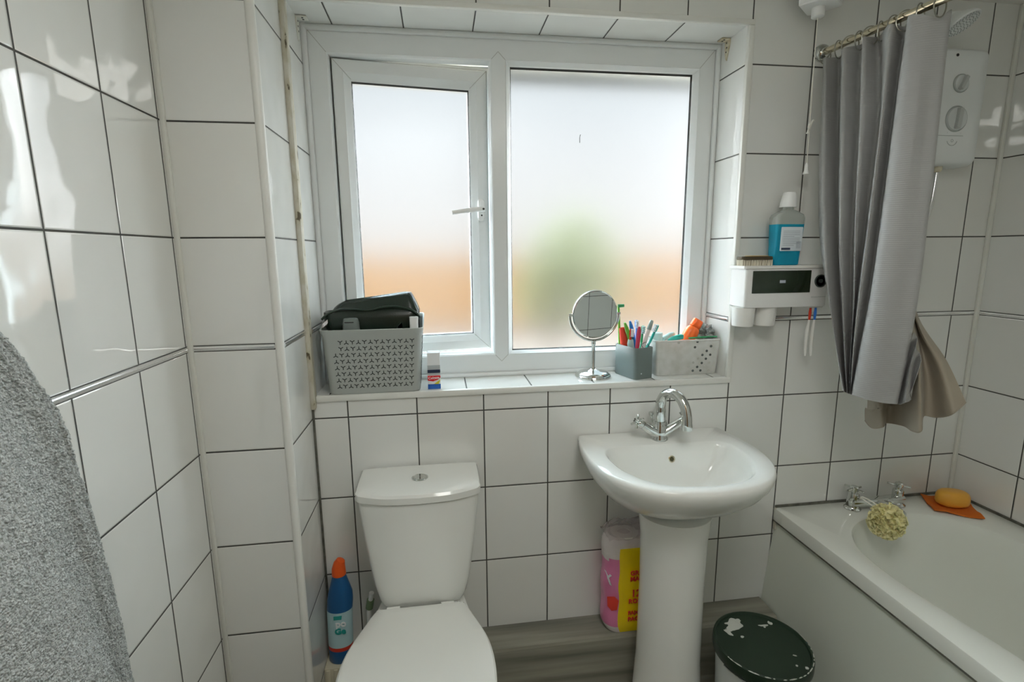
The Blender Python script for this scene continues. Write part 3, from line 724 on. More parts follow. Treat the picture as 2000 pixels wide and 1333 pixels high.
# mixer tap
TX, TY = .938, -.068
bm = B()
lathe(bm, [(.027, 0), (.027, .004), (.0245, .010), (.0225, .02), (.0225, .046), (.020, .050), (.020, .0515), (.0215, .052), (.0205, .058)], (TX, TY, .838), 28)
for s in (-1, 1):
    tube(bm, [(TX + s * .006, TY - .004, .856), (TX + s * .028, TY - .006, .868), (TX + s * .052, TY - .008, .884), (TX + s * .060, TY - .0085, .8895)], [.017, .0155, .013, .0125], 16)
tap = obj('tap', bm, M['chrome'], bs)
arc = [(TX, TY, .892), (TX, TY, .94), (TX + .001, TY - .004, .965), (TX + .006, TY - .018, .985), (TX + .016, TY - .042, .995), (TX + .027, TY - .068, .987), (TX + .034, TY - .086, .966), (TX + .037, TY - .095, .940), (TX + .038, TY - .098, .915)]
bm = B(); tube(bm, catmull(arc, 6), [.0165] * 6 + [.0155] * 6 + [.0145] * 37, 18); obj('spout', bm, M['chrome'], tap)
bm = B(); tube(bm, [(TX + .038, TY - .0975, .916), (TX + .0384, TY - .099, .900), (TX + .0385, TY - .0992, .897)], [.0152, .0152, .0135], 18); obj('aerator', bm, M['chrome'], tap)
for s in (-1, 1):
    bm = B(); d = Vector((s * .82, -.06, .57)).normalized(); e = Vector((TX + s * .061, TY - .0085, .890))
    tube(bm, [e, e + d * .012, e + d * .016], [.0125, .0125, .010], 14)
    hub = e + d * .020
    tube(bm, [e + d * .014, e + d * .028, e + d * .031], [.0085, .0085, .006], 12)
    u = d.cross(Vector((0, 1, 0))).normalized(); v = d.cross(u)
    for k in range(4):
        a = PI / 4 * 1.0 + k * PI / 2; w = u * math.cos(a) + v * math.sin(a)
        tube(bm, [hub + w * .004, hub + w * .025, hub + w * .0265], [.0042, .0036, .0026], 8)
    obj('tap_handle', bm, M['chrome'], tap)
bm = B(); tube(bm, [(TX - .010, TY + .024, .862), (TX - .016, TY + .028, .905)], .0028, 8); tube(bm, [(TX - .016, TY + .028, .903), (TX - .0165, TY + .0282, .909), (TX - .018, TY + .029, .917)], [.004, .0075, .0062], 12)
obj('waste_lever', bm, M['chrome'], tap)

# ------------------------------------------------------------------ bath
bt = thing('bathtub', (1.75, -.85, 0), 'white panelled bathtub along the right wall', 'bathtub')
x0, x1, y0, y1 = 1.399, XR - .001, YF + .002, -.001
inner = [(1.502, -.70), (1.484, -.54), (1.472, -.40), (1.484, -.285), (1.508, -.225), (1.548, -.172), (1.610, -.130), (1.690, -.105), (1.765, -.100), (1.850, -.116), (1.915, -.150), (1.955, -.205), (1.985, -.285),
         (1.998, -.40), (2.003, -.60), (2.005, -1.0), (2.0, -1.35), (1.97, -1.50), (1.88, -1.58), (1.75, -1.60), (1.62, -1.58), (1.535, -1.50), (1.512, -1.35), (1.507, -1.0)]
inner = [(v.x, v.y) for v in catmull([(a, b, 0) for a, b in inner], 6, True)]
bc = (1.745, -.80)
ang = sorted([2 * PI * k / 160 for k in range(160)] + [math.atan2(y - bc[1], x - bc[0]) % (2 * PI) for x in (x0 + .002, x1 - .002) for y in (y0 + .002, y1 - .002)] +
             [math.atan2(b - bc[1], a - bc[0]) % (2 * PI) for a, b in inner[::3]])
def rect_poly(i): return [(x0 + i, y0 + i), (x1 - i, y0 + i), (x1 - i, y1 - i), (x0 + i, y1 - i)]
def rr(i): return polar(rect_poly(i), bc[0], bc[1], ang)
rin = polar(inner, bc[0], bc[1], ang)
def flat(r, z): return [(a, b, z) for a, b in r]
def ins(s, sy, z, dx=0, dy=0): return [(bc[0] + (a - bc[0]) * s + dx, bc[1] + (b - bc[1]) * sy + dy, z) for a, b in rin]
bm = B()
rings = [flat(rr(.05), .488), flat(rr(.002), .4885), flat(rr(0), .491), flat(rr(0), .530), flat(rr(.0012), .5332), flat(rr(.0045), .535), ins(1.02, 1.008, .5352), ins(1, 1, .532), ins(.985, .993, .522),
         ins(.965, .975, .46), ins(.94, .95, .36), ins(.90, .91, .26), ins(.84, .86, .19), ins(.72, .78, .155), ins(.5, .6, .148), ins(.1, .2, .146)]
loft(bm, rings, True, (False, True)); obj('tub', bm, M['acrylic'], bt, angle=34)
bm = B()
loft(bm, [[(1.4085, y, .4885), (1.4085 - .046, y, 0), (1.4245 - .046, y, 0), (1.4245, y, .4885)] for y in (YF + .003, -.001)], True)
obj('side_panel', bm, M['panel'], bt, smooth=False)
bm = B(); box(bm, 1.3985, 1.402, YF + .003, -.003, .4855, .4895); obj('panel_joint', bm, M['dark_sealant'], bt, smooth=False)
bm = B(); box(bm, 1.400, 1.409, -.014, -.002, .455, .535, .003); obj('grimy_corner_seal', bm, M['mould'], bt)
# bath filler
bm = B()
ZB = .535
for px in (1.656, 1.827):
    lathe(bm, [(.026, 0), (.026, .004), (.021, .009), (.0195, .012), (.0195, .030), (.017, .033), (.0165, .055), (.0155, .057)], (px, -.052, ZB), 26)
body = [(1.644, -.054, .561), (1.68, -.060, .562), (1.7415, -.066, .563), (1.80, -.060, .562), (1.839, -.054, .561)]
loft(bm, [[(p[0], p[1] + a, p[2] + b) for a, b in rrect(0, 0, .019, .0125, .010, 5)] for p in body], True)
loft(bm, [[(1.7415 + a, y, z + b) for a, b in rrect(0, 0, w, .0095, .008, 5)] for y, z, w in ((-.070, .563, .026), (-.10, .564, .024), (-.135, .560, .023), (-.150, .556, .022))], True)
bt_tap = obj('bath_filler', bm, M['chrome'], bt)
for px, a0 in ((1.656, .25), (1.827, .75)):
    bm = B(); z = ZB + .057
    lathe(bm, [(.0085, -.002), (.0085, .008), (.0125, .010), (.0125, .022), (.010, .025), (0, .0255)], (px, -.052, z), 20)
    for k in range(4):
        a = a0 + k * PI / 2; d = Vector((math.cos(a), math.sin(a), 0)); c = Vector((px, -.052, z + .016))
        tube(bm, [c + d * .006, c + d * .032, c + d * .0335], [.0042, .0036, .0024], 8)
    obj('filler_handle', bm, M['chrome'], bt_tap)

# bath sponge hung from the left tap
sp_ = thing('bath_sponge', (1.668, -.172, .47), 'pale yellow mesh bath sponge hanging from the left bath tap', 'bath sponge')
bm = B(); C0 = Vector((1.662, -.180, .560))
bmesh.ops.create_icosphere(bm, subdivisions=4, radius=1.)
for v in bm.verts:
    d = v.co.normalized(); r = .040 + .010 * noise.noise(d * 3.1) + .006 * noise.noise(d * 7)
    v.co = C0 + Vector((d.x * r, d.y * r * .85, d.z * r * 1.15))
rnd = random.Random(3)
for k in range(150):
    d = Vector((rnd.gauss(0, 1), rnd.gauss(0, 1), rnd.gauss(0, 1))).normalized(); u = d.orthogonal().normalized(); u.rotate(Matrix.Rotation(rnd.random() * 6.3, 3, d)); w = d.cross(u)
    L = rnd.uniform(.018, .034); H = rnd.uniform(.010, .022); ph = rnd.random() * 6
    c = C0 + Vector((d.x, d.y * .85, d.z * 1.15)) * .036; g = []
    for i in range(15):
        s = i / 14 - .5
        row = []
        for j in range(5):
            t = j / 4; wob = math.sin(s * 14 + ph) * .0055 * t + math.sin(s * 34 + ph * 2) * .0026 * t
            row.append(c + u * (s * L * (1 + .5 * t)) + w * wob + d * (H * t * (1 - 1.2 * s * s)))
        g.append(row)
    sheet(bm, g)
obj('mesh_ruffle', bm, M['scrubber'], sp_, fix=False, angle=180)
bm = B(); tube(bm, catmull([(1.656, -.080, .588), (1.650, -.100, .592), (1.655, -.13, .585), (1.662, -.165, .570), (1.668, -.170, .575), (1.664, -.13, .592), (1.662, -.085, .592), (1.656, -.080, .588)], 5), .0022, 6)
obj('hanging_loop', bm, M['cord'], sp_)

# soap on an orange cloth at the corner of the bath
cl = thing('soap_cloth', (2.0, -.1, ZB), 'folded orange cloth on the bath corner under the soap', 'cloth')
bm = B(); q = [Vector((1.905, -.118, 0)), Vector((1.962, -.014, 0)), Vector((2.088, -.060, 0)), Vector((2.012, -.192, 0))]
g = []
for i in range(17):
    row = []
    for j in range(17):
        u, v = i / 16, j / 16
        p = (q[0] * (1 - u) + q[1] * u) * (1 - v) + (q[3] * (1 - u) + q[2] * u) * v
        e = max(abs(u - .5), abs(v - .5)) * 2
        p.z = ZB + .006 + .010 * max(0, e - .55) ** 1.2 * (1 + .8 * math.sin(9 * u + 7 * v)) + .002 * noise.noise(p * 40)
        row.append(p)
    g.append(row)
sheet(bm, g, .004); obj('cloth_fold', bm, M['cloth_orange'], cl)
bm = B(); C1 = Vector((1.994, -.098, ZB + .010)); rings = []
for z, s in ((0, .72), (.004, .90), (.012, .99), (.022, 1.), (.034, .985), (.044, .90), (.050, .74), (.0525, .45)):
    rings.append([C1 + Vector((math.cos(a) * .050 * s * (abs(math.cos(a)) ** -.15 if abs(math.cos(a)) > .5 else 1), math.sin(a) * .033 * s, z)) for a in [2 * PI * k / 40 for k in range(40)]])
mt = Matrix.Translation(C1) @ Matrix.Rotation(-.35, 4, 'Z') @ Matrix.Translation(-C1)
loft(bm, rings, True); bmesh.ops.transform(bm, matrix=mt, verts=bm.verts)
o = base(obj('soap_bar', bm, M['soap'], angle=60), tuple(C1)); tag(o, 'amber oval bar of soap lying on the orange cloth', 'soap')

# ------------------------------------------------------------------ shower curtain, rail and rings
RA, RB_ = Vector((1.424, -.001, 1.9862)), Vector((1.3615, YF + .001, 1.860))
def rail_at(y): t = (y - RA.y) / (RB_.y - RA.y); return RA.lerp(RB_, t)
rl = thing('shower_curtain_rail', tuple(RA), 'metal shower curtain rail running out from the tiled window wall', 'curtain rail')
bm = B(); tube(bm, [RA, RB_], .0095, 18); obj('rod', bm, M['brass'], rl)
for p, s in ((RA, -1), (RB_, 1)):
    bm = B(); lathe(bm, [(.0245, 0), (.0245, .006), (.021, .014), (.015, .019), (.0105, .021)], p, 26, axis_mtx((0, s, 0))); obj('rod_flange', bm, M['chrome'], rl)

def surf(cols, nsub_c, nsub_r):
    """columns of control points -> dense grid [row][col]"""
    cc = [catmull(c, nsub_r) for c in cols]
    return [catmull([c[r] for c in cc], nsub_c) for r in range(len(cc[0]))]
sc_ = thing('shower_curtain', (1.40, -.25, .99), 'grey ribbed shower curtain bunched in folds on the rail', 'shower curtain')
bm = B(); g = surf(CURTAIN, 7, 14)
for i, r in enumerate(g):
    for j, p in enumerate(r):
        k = i / (len(g) - 1)
        p.x += .004 * noise.noise(Vector((p.y * 9, p.z * 3.5, 1.7))) ; p.y += .002 * noise.noise(Vector((p.y * 20, p.z * 5, 8.)))
sheet(bm, g, .0012); obj('curtain_cloth', bm, M['curtain'], sc_, angle=80)
bm = B(); g = surf(TUCK, 3, 4); sheet(bm, g, .001); obj('tucked_hem', bm, M['curtain'], sc_, angle=30)
ln = thing('curtain_liner', (1.49, -.35, .93), 'taupe liner cloth hanging out below the grey curtain over the bath', 'shower curtain')
bm = B(); g = surf(LINER, 6, 8)
sheet(bm, g, .0012); obj('liner_cloth', bm, M['liner'], ln, angle=80)
bm = B(); hem = catmull([c[-1] for c in LINER], 6); tube(bm, hem, .0022, 6); obj('hem', bm, M['liner'], ln)

ring_y = [(-.020, .1), (-.075, .4), (-.118, -.5), (-.152, .3), (-.188, -.3), (-.222, .5), (-.262, .1), (-.296, -.4), (-.335, .4), (-.385, .2)]
ring_lab = ['next to the wall flange', 'second from the wall flange', 'third from the wall flange', 'fourth from the wall flange', 'fifth from the wall flange', 'sixth from the wall flange',
            'fourth from the outer end of the row', 'third from the outer end of the row', 'second from the outer end of the row', 'at the outer end of the row']
proto = None
for (y, tw), lab in zip(ring_y, ring_lab):
    p = rail_at(y)
    if proto is None:
        bm = B(); n = 28
        pts = [(.0 + .0205 * math.cos(a), 0, -.0105 + .0235 * math.sin(a)) for a in [PI * 2 * k / n + PI / 2 for k in range(n)]]
        tube(bm, pts + [pts[0]], .0016, 8, False)
        proto = obj('curtain_ring', bm, M['ring_metal']); o = proto
    else:
        o = proto.copy(); COL.objects.link(o)
    o.location = p; o.rotation_euler = (0, 0, tw)
    tag(o, 'curtain ring on the rail, ' + lab, 'curtain ring', 'rings along the shower curtain rail')

# ------------------------------------------------------------------ electric shower
es = thing('electric_shower', (1.822, 0, 1.82), 'white electric shower unit with two round dials beside the curtain', 'shower unit')
bm = B()
def case(hw, z0, z1, y, r): return [(1.828 + a, y, .5 * (z0 + z1) + b) for a, b in rrect(0, 0, hw, .5 * (z1 - z0), r, 8)]
rg = [case(.091, 1.664, 1.990, -.0005, .012), case(.093, 1.662, 1.992, -.006, .014), case(.093, 1.662, 1.992, -.060, .016), case(.089, 1.666, 1.989, -.074, .02), case(.080, 1.674, 1.980, -.082, .022), case(.05, 1.70, 1.95, -.0845, .02)]
loft(bm, rg, True)
for k in range(15):
    a = math.radians(-62 + 118 * k / 14); d = Vector((math.cos(a), 0, math.sin(a)))
    c = Vector((1.822, -.0838, 1.793)); tube(bm, [c + d * .0425, c + d * .0445], .0007, 5, mi=1)
for s in (-1, 1):
    c = Vector((1.822 + s * .022, -.0838, 1.7515)); tube(bm, [c + Vector((-.003, 0, .002)), c, c + Vector((.003 * s, 0, .005))], .0009, 5, mi=1)
obj('casing', bm, [M['unit_white'], M['unit_grey']], es)
def dial(name, cz, r, ang_):
    c = Vector((1.822, -.0825, cz)); mt = axis_mtx((0, -1, 0))
    bm = B(); lathe(bm, [(r * 1.0, -.003), (r * 1.0, .003), (r * .965, .0045), (r * .93, .003), (r * .92, .001)], c, 40, mt); d = obj(name, bm, M['unit_grey'], es)
    bm = B(); lathe(bm, [(r * .915, -.002), (r * .915, .004), (r * .86, .007), (r * .4, .008), (0, .008)], c, 40, mt); obj('dial_face', bm, M['unit_pale'], d)
    bm = B(); u = Vector((math.sin(ang_), 0, math.cos(ang_))); w = Vector((u.z, 0, -u.x))
    loft(bm, [[c + u * (r * a) * s + w * (r * b) * s + Vector((0, -y, 0)) for a, b in rrect(0, 0, .80, .20, .08, 4)] for y, s in ((.006, 1.), (.015, .97), (.017, .9))], True); obj('dial_grip', bm, mat(name + 'Grip', (.50, .53, .52), .3), d)
dial('power_dial', 1.892, .0265, .45)
dial('temperature_dial', 1.793, .0375, .08)
bm = B(); lathe(bm, [(.0042, -.001), (.0042, .0015), (0, .0025)], (1.800, -.083, 1.969), 14, axis_mtx((0, -1, 0))); obj('indicator_light', bm, M['black'], es)
bm = B(); lathe(bm, [(.010, -.001), (.010, .0006), (0, .0006)], (1.889, -.0805, 1.969), 20, axis_mtx((0, -1, .0)) @ Matrix.Diagonal((1, .55, 1))); obj('maker_badge', bm, M['unit_pale'], es)
bm = B(); box(bm, 1.765, 1.852, -.0858, -.0835, 1.7445, 1.7460); obj('panel_line', bm, M['unit_grey'], es)
bm = B(); c = Vector((1.818, -.0845, 1.727))
tube(bm, [c + Vector((math.cos(a) * .018, 0, math.sin(a) * .018 + .008)) for a in [PI * (1.1 + .8 * k / 14) for k in range(15)]], .0011, 6)
tube(bm, [c + Vector((math.cos(a) * .0038, 0, math.sin(a) * .0038 + .004)) for a in [2 * PI * k / 14 for k in range(15)]], .0008, 6, False)
obj('switch_symbol', bm, M['unit_grey'], es)
bm = B(); tube(bm, [(1.822, -.045, 1.664), (1.822, -.045, 1.652), (1.822, -.045, 1.646)], [.013, .013, .009], 14); obj('hose_outlet', bm, M['old_bracket'], es)
sh = thing('shower_rail', (1.70, 0, 1.9), 'chrome riser with a tilted round shower head above the shower unit', 'shower head')
bm = B(); tube(bm, [(1.665, -.045, 1.50), (1.665, -.045, 2.06)], .009, 14)
for z in (1.51, 2.05): tube(bm, [(1.665, -.0005, z), (1.665, -.045, z)], .011, 12)
obj('riser', bm, M['chrome'], sh)
HC, HN = Vector((1.729, -.150, 2.024)), Vector((.22, -.43, -.75)).normalized()
bm = B(); mt = axis_mtx(HN)
lathe(bm, [(.010, -.034), (.016, -.026), (.034, -.012), (.0405, -.004), (.042, .002), (.040, .005), (.0385, .0042), (0, .0052)], HC, 40, mt)
tube(bm, [HC - HN * .030, HC - HN * .045 + Vector((0, .004, -.006)), (1.705, -.095, 2.018), (1.672, -.055, 1.985), (1.665, -.048, 1.955)], [.010, .0105, .0115, .0115, .011], 14)
head = obj('shower_head', bm, M['unit_white'], sh)
bm = B(); u = HN.orthogonal().normalized(); v = HN.cross(u)
for rr_, n in ((.0, 1), (.0075, 6), (.015, 12), (.0225, 18), (.030, 24), (.0355, 28)):
    for k in range(n):
        a = 2 * PI * k / n + rr_ * 40; c = HC + HN * .0042 + (u * math.cos(a) + v * math.sin(a)) * rr_
        tube(bm, [c, c + HN * .0022], [.0019, .0014], 6)
obj('spray_nozzles', bm, M['unit_grey'], head)
bm = B(); tube(bm, catmull([(1.665, -.048, 1.955), (1.655, -.060, 1.90), (1.640, -.075, 1.75), (1.66, -.085, 1.55), (1.73, -.075, 1.45), (1.80, -.055, 1.52), (1.822, -.045, 1.6455)], 8), .0065, 10)
obj('shower_hose', bm, M['brushed'], sh)

# ------------------------------------------------------------------ pull-cord switch
ps = thing('pull_cord_switch', (1.35, -.075, ZC), 'white pull-cord switch box at the ceiling beside the curtain rail', 'pull switch')
bm = B(); mt = Matrix.Translation((1.350, -.078, 0)) @ Matrix.Rotation(math.radians(38), 4, 'Z')
loft(bm, [[mt @ Vector((a, b, z)) for a, b in rrect(0, 0, hx_, hx_, .006, 4)] for z, hx_ in ((2.077, .042), (2.080, .0445), (2.1545, .0455))], True); obj('switch_box', bm, M['white_plastic'], ps)
bm = B(); lathe(bm, [(.017, .026), (.0165, .002), (.014, 0), (.003, -.001)], (1.352, -.068, 2.052), 24); obj('cord_guide', bm, M['white_plastic'], ps)
bm = B(); tube(bm, [(1.352, -.068, 2.053), (1.3555, -.066, 1.9), (1.360, -.064, 1.77), (1.3625, -.0625, 1.66)], .0013, 8)
tube(bm, catmull([(1.360, -.064, 1.772), (1.352, -.070, 1.764), (1.357, -.066, 1.756), (1.366, -.06, 1.770), (1.374, -.056, 1.782), (1.379, -.053, 1.784)], 5), .0030, 8)
tube(bm, catmull([(1.360, -.064, 1.770), (1.352, -.069, 1.752), (1.351, -.069, 1.744)], 5), [.0025] * 8 + [.0042] * 3, 8)
obj('pull_cord', bm, M['cord'], ps)
bm = B(); lathe(bm, [(.002, .032), (.0042, .026), (.0052, .012), (.0085, .003), (.0085, 0), (0, 0)], (1.3625, -.0625, 1.632), 18); obj('cord_pull', bm, M['white_plastic'], ps)
# ------------------------------------------------------------------ wall shelf with brush holder
sf = thing('toothbrush_shelf', (1.31, 0, 1.24), 'white wall unit with a dark window and brush slots beside the window recess', 'bathroom shelf')
bm = B()
loft(bm, [[(x, y, z) for x, y in rrect(1.3155, -.0435, .1355 * s, .0425 * s2, .008, 4)] for z, s, s2 in ((1.2405, .97, .97), (1.2445, 1., 1.), (1.357, 1., 1.))], True)
obj('body', bm, M['white_plastic'], sf)
bm = B()
loft(bm, [[(x, y, z) for x, y in rrect(1.3130, -.045, .140, .0445, .008, 4)] for z in (1.3575, 1.3605, 1.366)], True)
obj('shelf_top', bm, M['soft_white'], sf)
bm = B(); box(bm, 1.201, 1.391, -.0885, -.084, 1.284, 1.351, .0015); dw = obj('dispenser_window', bm, M['tinted_door'], sf)
bm = B(); box(bm, 1.288, 1.307, -.0895, -.0882, 1.314, 1.3225, .001); obj('maker_mark', bm, M['label_grey'], dw)
bm = B(); lathe(bm, [(.0195, 0), (.0195, .003), (.0165, .0035), (.0155, -.006), (.006, -.008), (.006, .004), (0, .004)], (1.424, -.086, 1.318), 30, axis_mtx((0, -1, 0))); obj('dispenser_port', bm, mat('PortGrey', (.055, .075, .07), .4), sf)
bm = B(); box(bm, 1.398, 1.448, -.0868, -.0855, 1.2695, 1.2705); obj('panel_gap', bm, M['unit_grey'], sf)
bm = B(); box(bm, 1.396, 1.446, -.080, -.058, 1.236, 1.2412, .001); obj('brush_slots', bm, M['soft_white'], sf)
for cx, cy, lab in ((1.2015, -.050, 'left of the two white tumblers hung under the wall unit'), (1.2755, -.046, 'right of the two white tumblers hung under the wall unit')):
    bm = B()
    lathe(bm, [(.0335, 1.2400), (.0335, 1.236), (.0310, 1.187), (.0300, 1.1825), (.026, 1.1815), (0, 1.1815)][::-1], (cx, cy, 0), 36)
    o = base(obj('tumbler', bm, M['soft_white']), (cx, cy, 1.1815)); tag(o, lab, 'tumbler', 'tumblers under the wall unit')

def toothbrush(name, p0, p1, hm, nm, lab, cat='toothbrush', bristle='bristle', side=(0, -1, 0), w=.0062, head=True, group=None, hl=.62, up=False, nk=.42):
    """handle from p0 towards p1, brush head at p1"""
    p0, p1 = Vector(p0), Vector(p1); d = (p1 - p0); L = d.length; d.normalize()
    s = Vector(side); s = (s - d * s.dot(d)).normalized(); c = d.cross(s)
    t = thing(name, p0, lab, cat, group)
    bm = B(); bow = lambda k: s * (.004 * math.sin(PI * k))
    n = 12; hp = [p0 + d * (L * hl * k / n) + bow(k / n) for k in range(n + 1)]
    tube(bm, hp, [w * f for f in ((.5, .5, .52, .58, .66, .78, .9, 1., 1.08, 1.15, 1.18, 1.05, .6) if up else (.55, .8, .9, .95, 1, 1.05, 1.1, 1.15, 1.12, 1., .85, .7, .55))], 12, flat=.72)
    obj('handle', bm, M[hm], t)
    if up: return t
    q = p0 + d * (L * hl); e = p1 - d * .026
    bm = B(); tube(bm, [q - d * .004, q.lerp(e, .5), e], [w * .55, w * nk, w * .5], 10)
    loft(bm, [[p1 - d * (.013 - b) + c * a + s * h for a, b in rrect(0, 0, .0056 * g, .0135 * g, .005 * g, 5)] for h, g in ((-.003, .8), (-.0015, 1), (.0015, 1), (.0022, .9))], True)
    obj('brush_head', bm, M[nm], t)
    if head:
        bm = B()
        for i in range(3):
            for j in range(7):
                o_ = p1 - d * (.024 - j * .0036) + c * ((i - 1) * .0034) + s * .0015
                tube(bm, [o_, o_ + s * .0095 + d * .0004 * ((j % 2) * 2 - 1)], .0015, 6)
        obj('bristles', bm, M[bristle], t)
    return t
toothbrush('toothbrush', (1.4075, -.072, 1.083), (1.4145, -.069, 1.262), 'soft_white', 'red', 'white and red toothbrush hanging left under the wall unit', side=(0, 1, 0), w=.0060, hl=.66, nk=.75, group='toothbrushes hanging from the wall unit')
toothbrush('toothbrush', (1.4265, -.072, 1.0825), (1.4315, -.069, 1.262), 'soft_white', 'blue', 'white and blue toothbrush hanging right under the wall unit', side=(0, 1, 0), w=.0060, hl=.66, nk=.75, group='toothbrushes hanging from the wall unit')

# mouthwash and nail brush on the shelf
mw = thing('mouthwash_bottle', (1.322, -.050, 1.366), 'clear bottle of blue mouthwash with a white cap on the wall unit', 'bottle')
def bring(z, hx, hy, r, dx=0): return [(1.322 + dx + a, -.050 + b, z) for a, b in rrect(0, 0, hx, hy, r, 6)]
bm = B(); loft(bm, [bring(1.3662, .038, .020, .012, -.001), bring(1.369, .0405, .0225, .012, -.001), bring(1.42, .0425, .0235, .012), bring(1.487, .0462, .0250, .012, .001)], True)
obj('liquid_body', bm, M['mouthwash'], mw)
bm = B(); loft(bm, [bring(1.4872, .0464, .0252, .012, .001), bring(1.507, .0470, .0255, .013, .001), bring(1.516, .043, .024, .013, .001), bring(1.526, .026, .020, .014, .001), bring(1.530, .0165, .0165, .0155, .001), bring(1.541, .0155, .0155, .0145, .001)], True)
obj('bottle_shoulder', bm, mat('ClearBottle', (.80, .84, .80), .08, trans=.72, ior=1.25), mw)
bm = B(); loft(bm, [bring(1.5375, .0235, .0215, .020, .0005), bring(1.540, .0238, .0218, .020, .0005), bring(1.578, .0185, .0185, .0175, .003), bring(1.581, .0165, .0165, .0155, .003)], True)
obj('bottle_cap', bm, M['white_plastic'], mw)
bm = B(); box(bm, 1.2895, 1.3595, -.0765, -.0725, 1.4085, 1.4790, .0018); lb = obj('back_label', bm, M['label_white'], mw)
bm = B()
for k in range(9):
    z = 1.466 - k * .0052; box(bm, 1.296, 1.296 + (.054 if k not in (3, 8) else .036), -.0769, -.0764, z, z + .0016)
for k in range(8): box(bm, 1.3405 + k * .0019, 1.3405 + k * .0019 + (.0011 if k % 3 else .0007), -.0769, -.0764, 1.4165, 1.436)
obj('label_print', bm, M['label_grey'], lb, smooth=False)
bm = B(); box(bm, 1.2925, 1.3215, -.0769, -.0764, 1.4120, 1.4180); obj('label_bar', bm, M['label_navy'], lb, smooth=False)
nb = thing('nail_brush', (1.221, -.058, 1.366), 'wooden nail brush lying bristles down on the left of the wall unit', 'nail brush')
bm = B(); loft(bm, [[(x, y, z) for x, y in rrect(1.221, -.058, .051 * s, .019 * s, .010, 5)] for z, s in ((1.3835, .98), (1.3855, 1.), (1.3915, 1.), (1.3935, .96))], True); obj('brush_back', bm, M['wood_dark'], nb)
bm = B(); rnd = random.Random(5)
for i in range(17):
    for j in range(6):
        x = 1.174 + i * .0059; y = -.0725 + j * .0058
        tube(bm, [(x, y, 1.384), (x + rnd.uniform(-.002, .002), y + rnd.uniform(-.002, .002), 1.3662)], [.0021, .0027], 6)
obj('brush_bristles', bm, mat('NaturalBristle', (.66, .62, .50), .8), nb)
bm = B(); loft(bm, [[(x, y, z) for x, y in rrect(1.229, -.056, .036 * s, .015 * s, .010, 5)] for z, s in ((1.3938, 1.), (1.3958, .9))], True); obj('brush_inlay', bm, M['wood_tan'], nb)

# ------------------------------------------------------------------ storage basket on the left of the sill
ba = thing('storage_basket', (.082, .064, SILL), 'grey plastic basket with cut-out pattern on the left of the sill', 'basket')
def bk(z, t, o=0.):
    hx, hy = .130 + .0125 * t - o, .0685 + .0075 * t - o
    return [(a, b, z) for a, b in rrect(.0815, .0645, hx, hy, .022 - o * .6, 7)]
def lift(r, dz=0):
    out = []
    for x, y, z in r:
        k = min(max((y - .005) / .07, 0), 1); k = k * k * (3 - 2 * k); e = min(max((abs(x - .0815) - .085) / .05, 0), 1)
        out.append((x, y, z + (.024 * k) * e + .004 * k + dz))
    return out
bm = B()
H = 1.1975
loft(bm, [bk(SILL + .0005, 0, .003), bk(SILL + .004, 0), bk(1.06, .28), bk(1.12, .6), bk(1.178, .9), lift(bk(1.188, .95, -.0035)), lift(bk(H, 1., -.0045)), lift(bk(H + .0015, 1., -.003)), lift(bk(H, 1., 0.)),
          bk(1.178, .9, .0035), bk(1.06, .28, .0035), bk(SILL + .006, 0, .004)], True)
def slit(bm, c, u, v, n, flip):
    c, u, v, n = Vector(c), Vector(u), Vector(v).normalized(), Vector(n)
    for k in range(3):
        a = PI / 2 + k * 2 * PI / 3 + (PI if flip else 0)
        d = u * math.cos(a) + v * math.sin(a); s = d.cross(n).normalized(); L_, W_ = .0074, .00115
        p = [c + s * W_, c + d * L_ + s * W_, c + d * L_ - s * W_, c - s * W_]
        lo = [bm.verts.new(q - n * .0006) for q in p]; hi = [bm.verts.new(q + n * .0006) for q in p]
        for f in ((hi[0], hi[1], hi[2], hi[3]), (lo[3], lo[2], lo[1], lo[0]), (lo[0], lo[1], hi[1], hi[0]), (lo[1], lo[2], hi[2], hi[1]), (lo[2], lo[3], hi[3], hi[2]), (lo[3], lo[0], hi[0], hi[3])):
            bm.faces.new(f).material_index = 1
for r in range(8):
    z = 1.1605 - r * .0186; t = (z - 1.01) / .187; hx, hy = .130 + .0125 * t, .0685 + .0075 * t
    for k in range(14):
        if r == 1 and k < 1: continue
        if r == 0 and k < 1: continue
        x = .0815 + (k - 6.5) * .0163 * (hx / .136)
        slit(bm, (x + .004, .0645 - hy, z + (.003 if k % 2 else 0)), (1, 0, 0), (0, -.04, 1), (0, -1, -.04), k % 2)
    for k in range(6):
        y = .0645 + (k - 2.5) * .0163
        slit(bm, (.0815 + hx, y, z + (.003 if k % 2 else 0)), (0, 1, 0), (.065, 0, 1), (1, 0, -.06), k % 2)
obj('basket_body', bm, [M['basket_grey'], M['slot_dark']], ba, fix=False)
# things in the basket
wb = thing('wash_bag', (.075, .085, 1.02), 'black wash bag stuffed in the grey basket', 'wash bag')
bm = B(); rings = []
for z, hx, hy, cx, cy, r in ((1.02, .118, .038, .078, .088, .02), (1.10, .125, .045, .080, .083, .026), (1.19, .1335, .048, .080, .083, .03), (1.222, .1375, .050, .0765, .080, .032), (1.242, .139, .046, .0775, .083, .03), (1.262, .128, .040, .080, .088, .026), (1.283, .115, .034, .083, .092, .022), (1.292, .107, .028, .085, .094, .018)):
    ring = []
    for a, b in rrect(cx, cy, hx, hy, r, 7):
        k = (a - cx) / hx
        zz = z
        if z > 1.25: zz += .010 * k - .008 * k * k - (.010 if k < -.6 else 0) * ((-k - .6) / .4 if k < -.6 else 0)
        if z > 1.1 and b < cy: b += .005 * math.sin(a * 42) * (1 if 1.15 < z < 1.27 else .4)
        ring.append((a, b, zz))
    rings.append(ring)
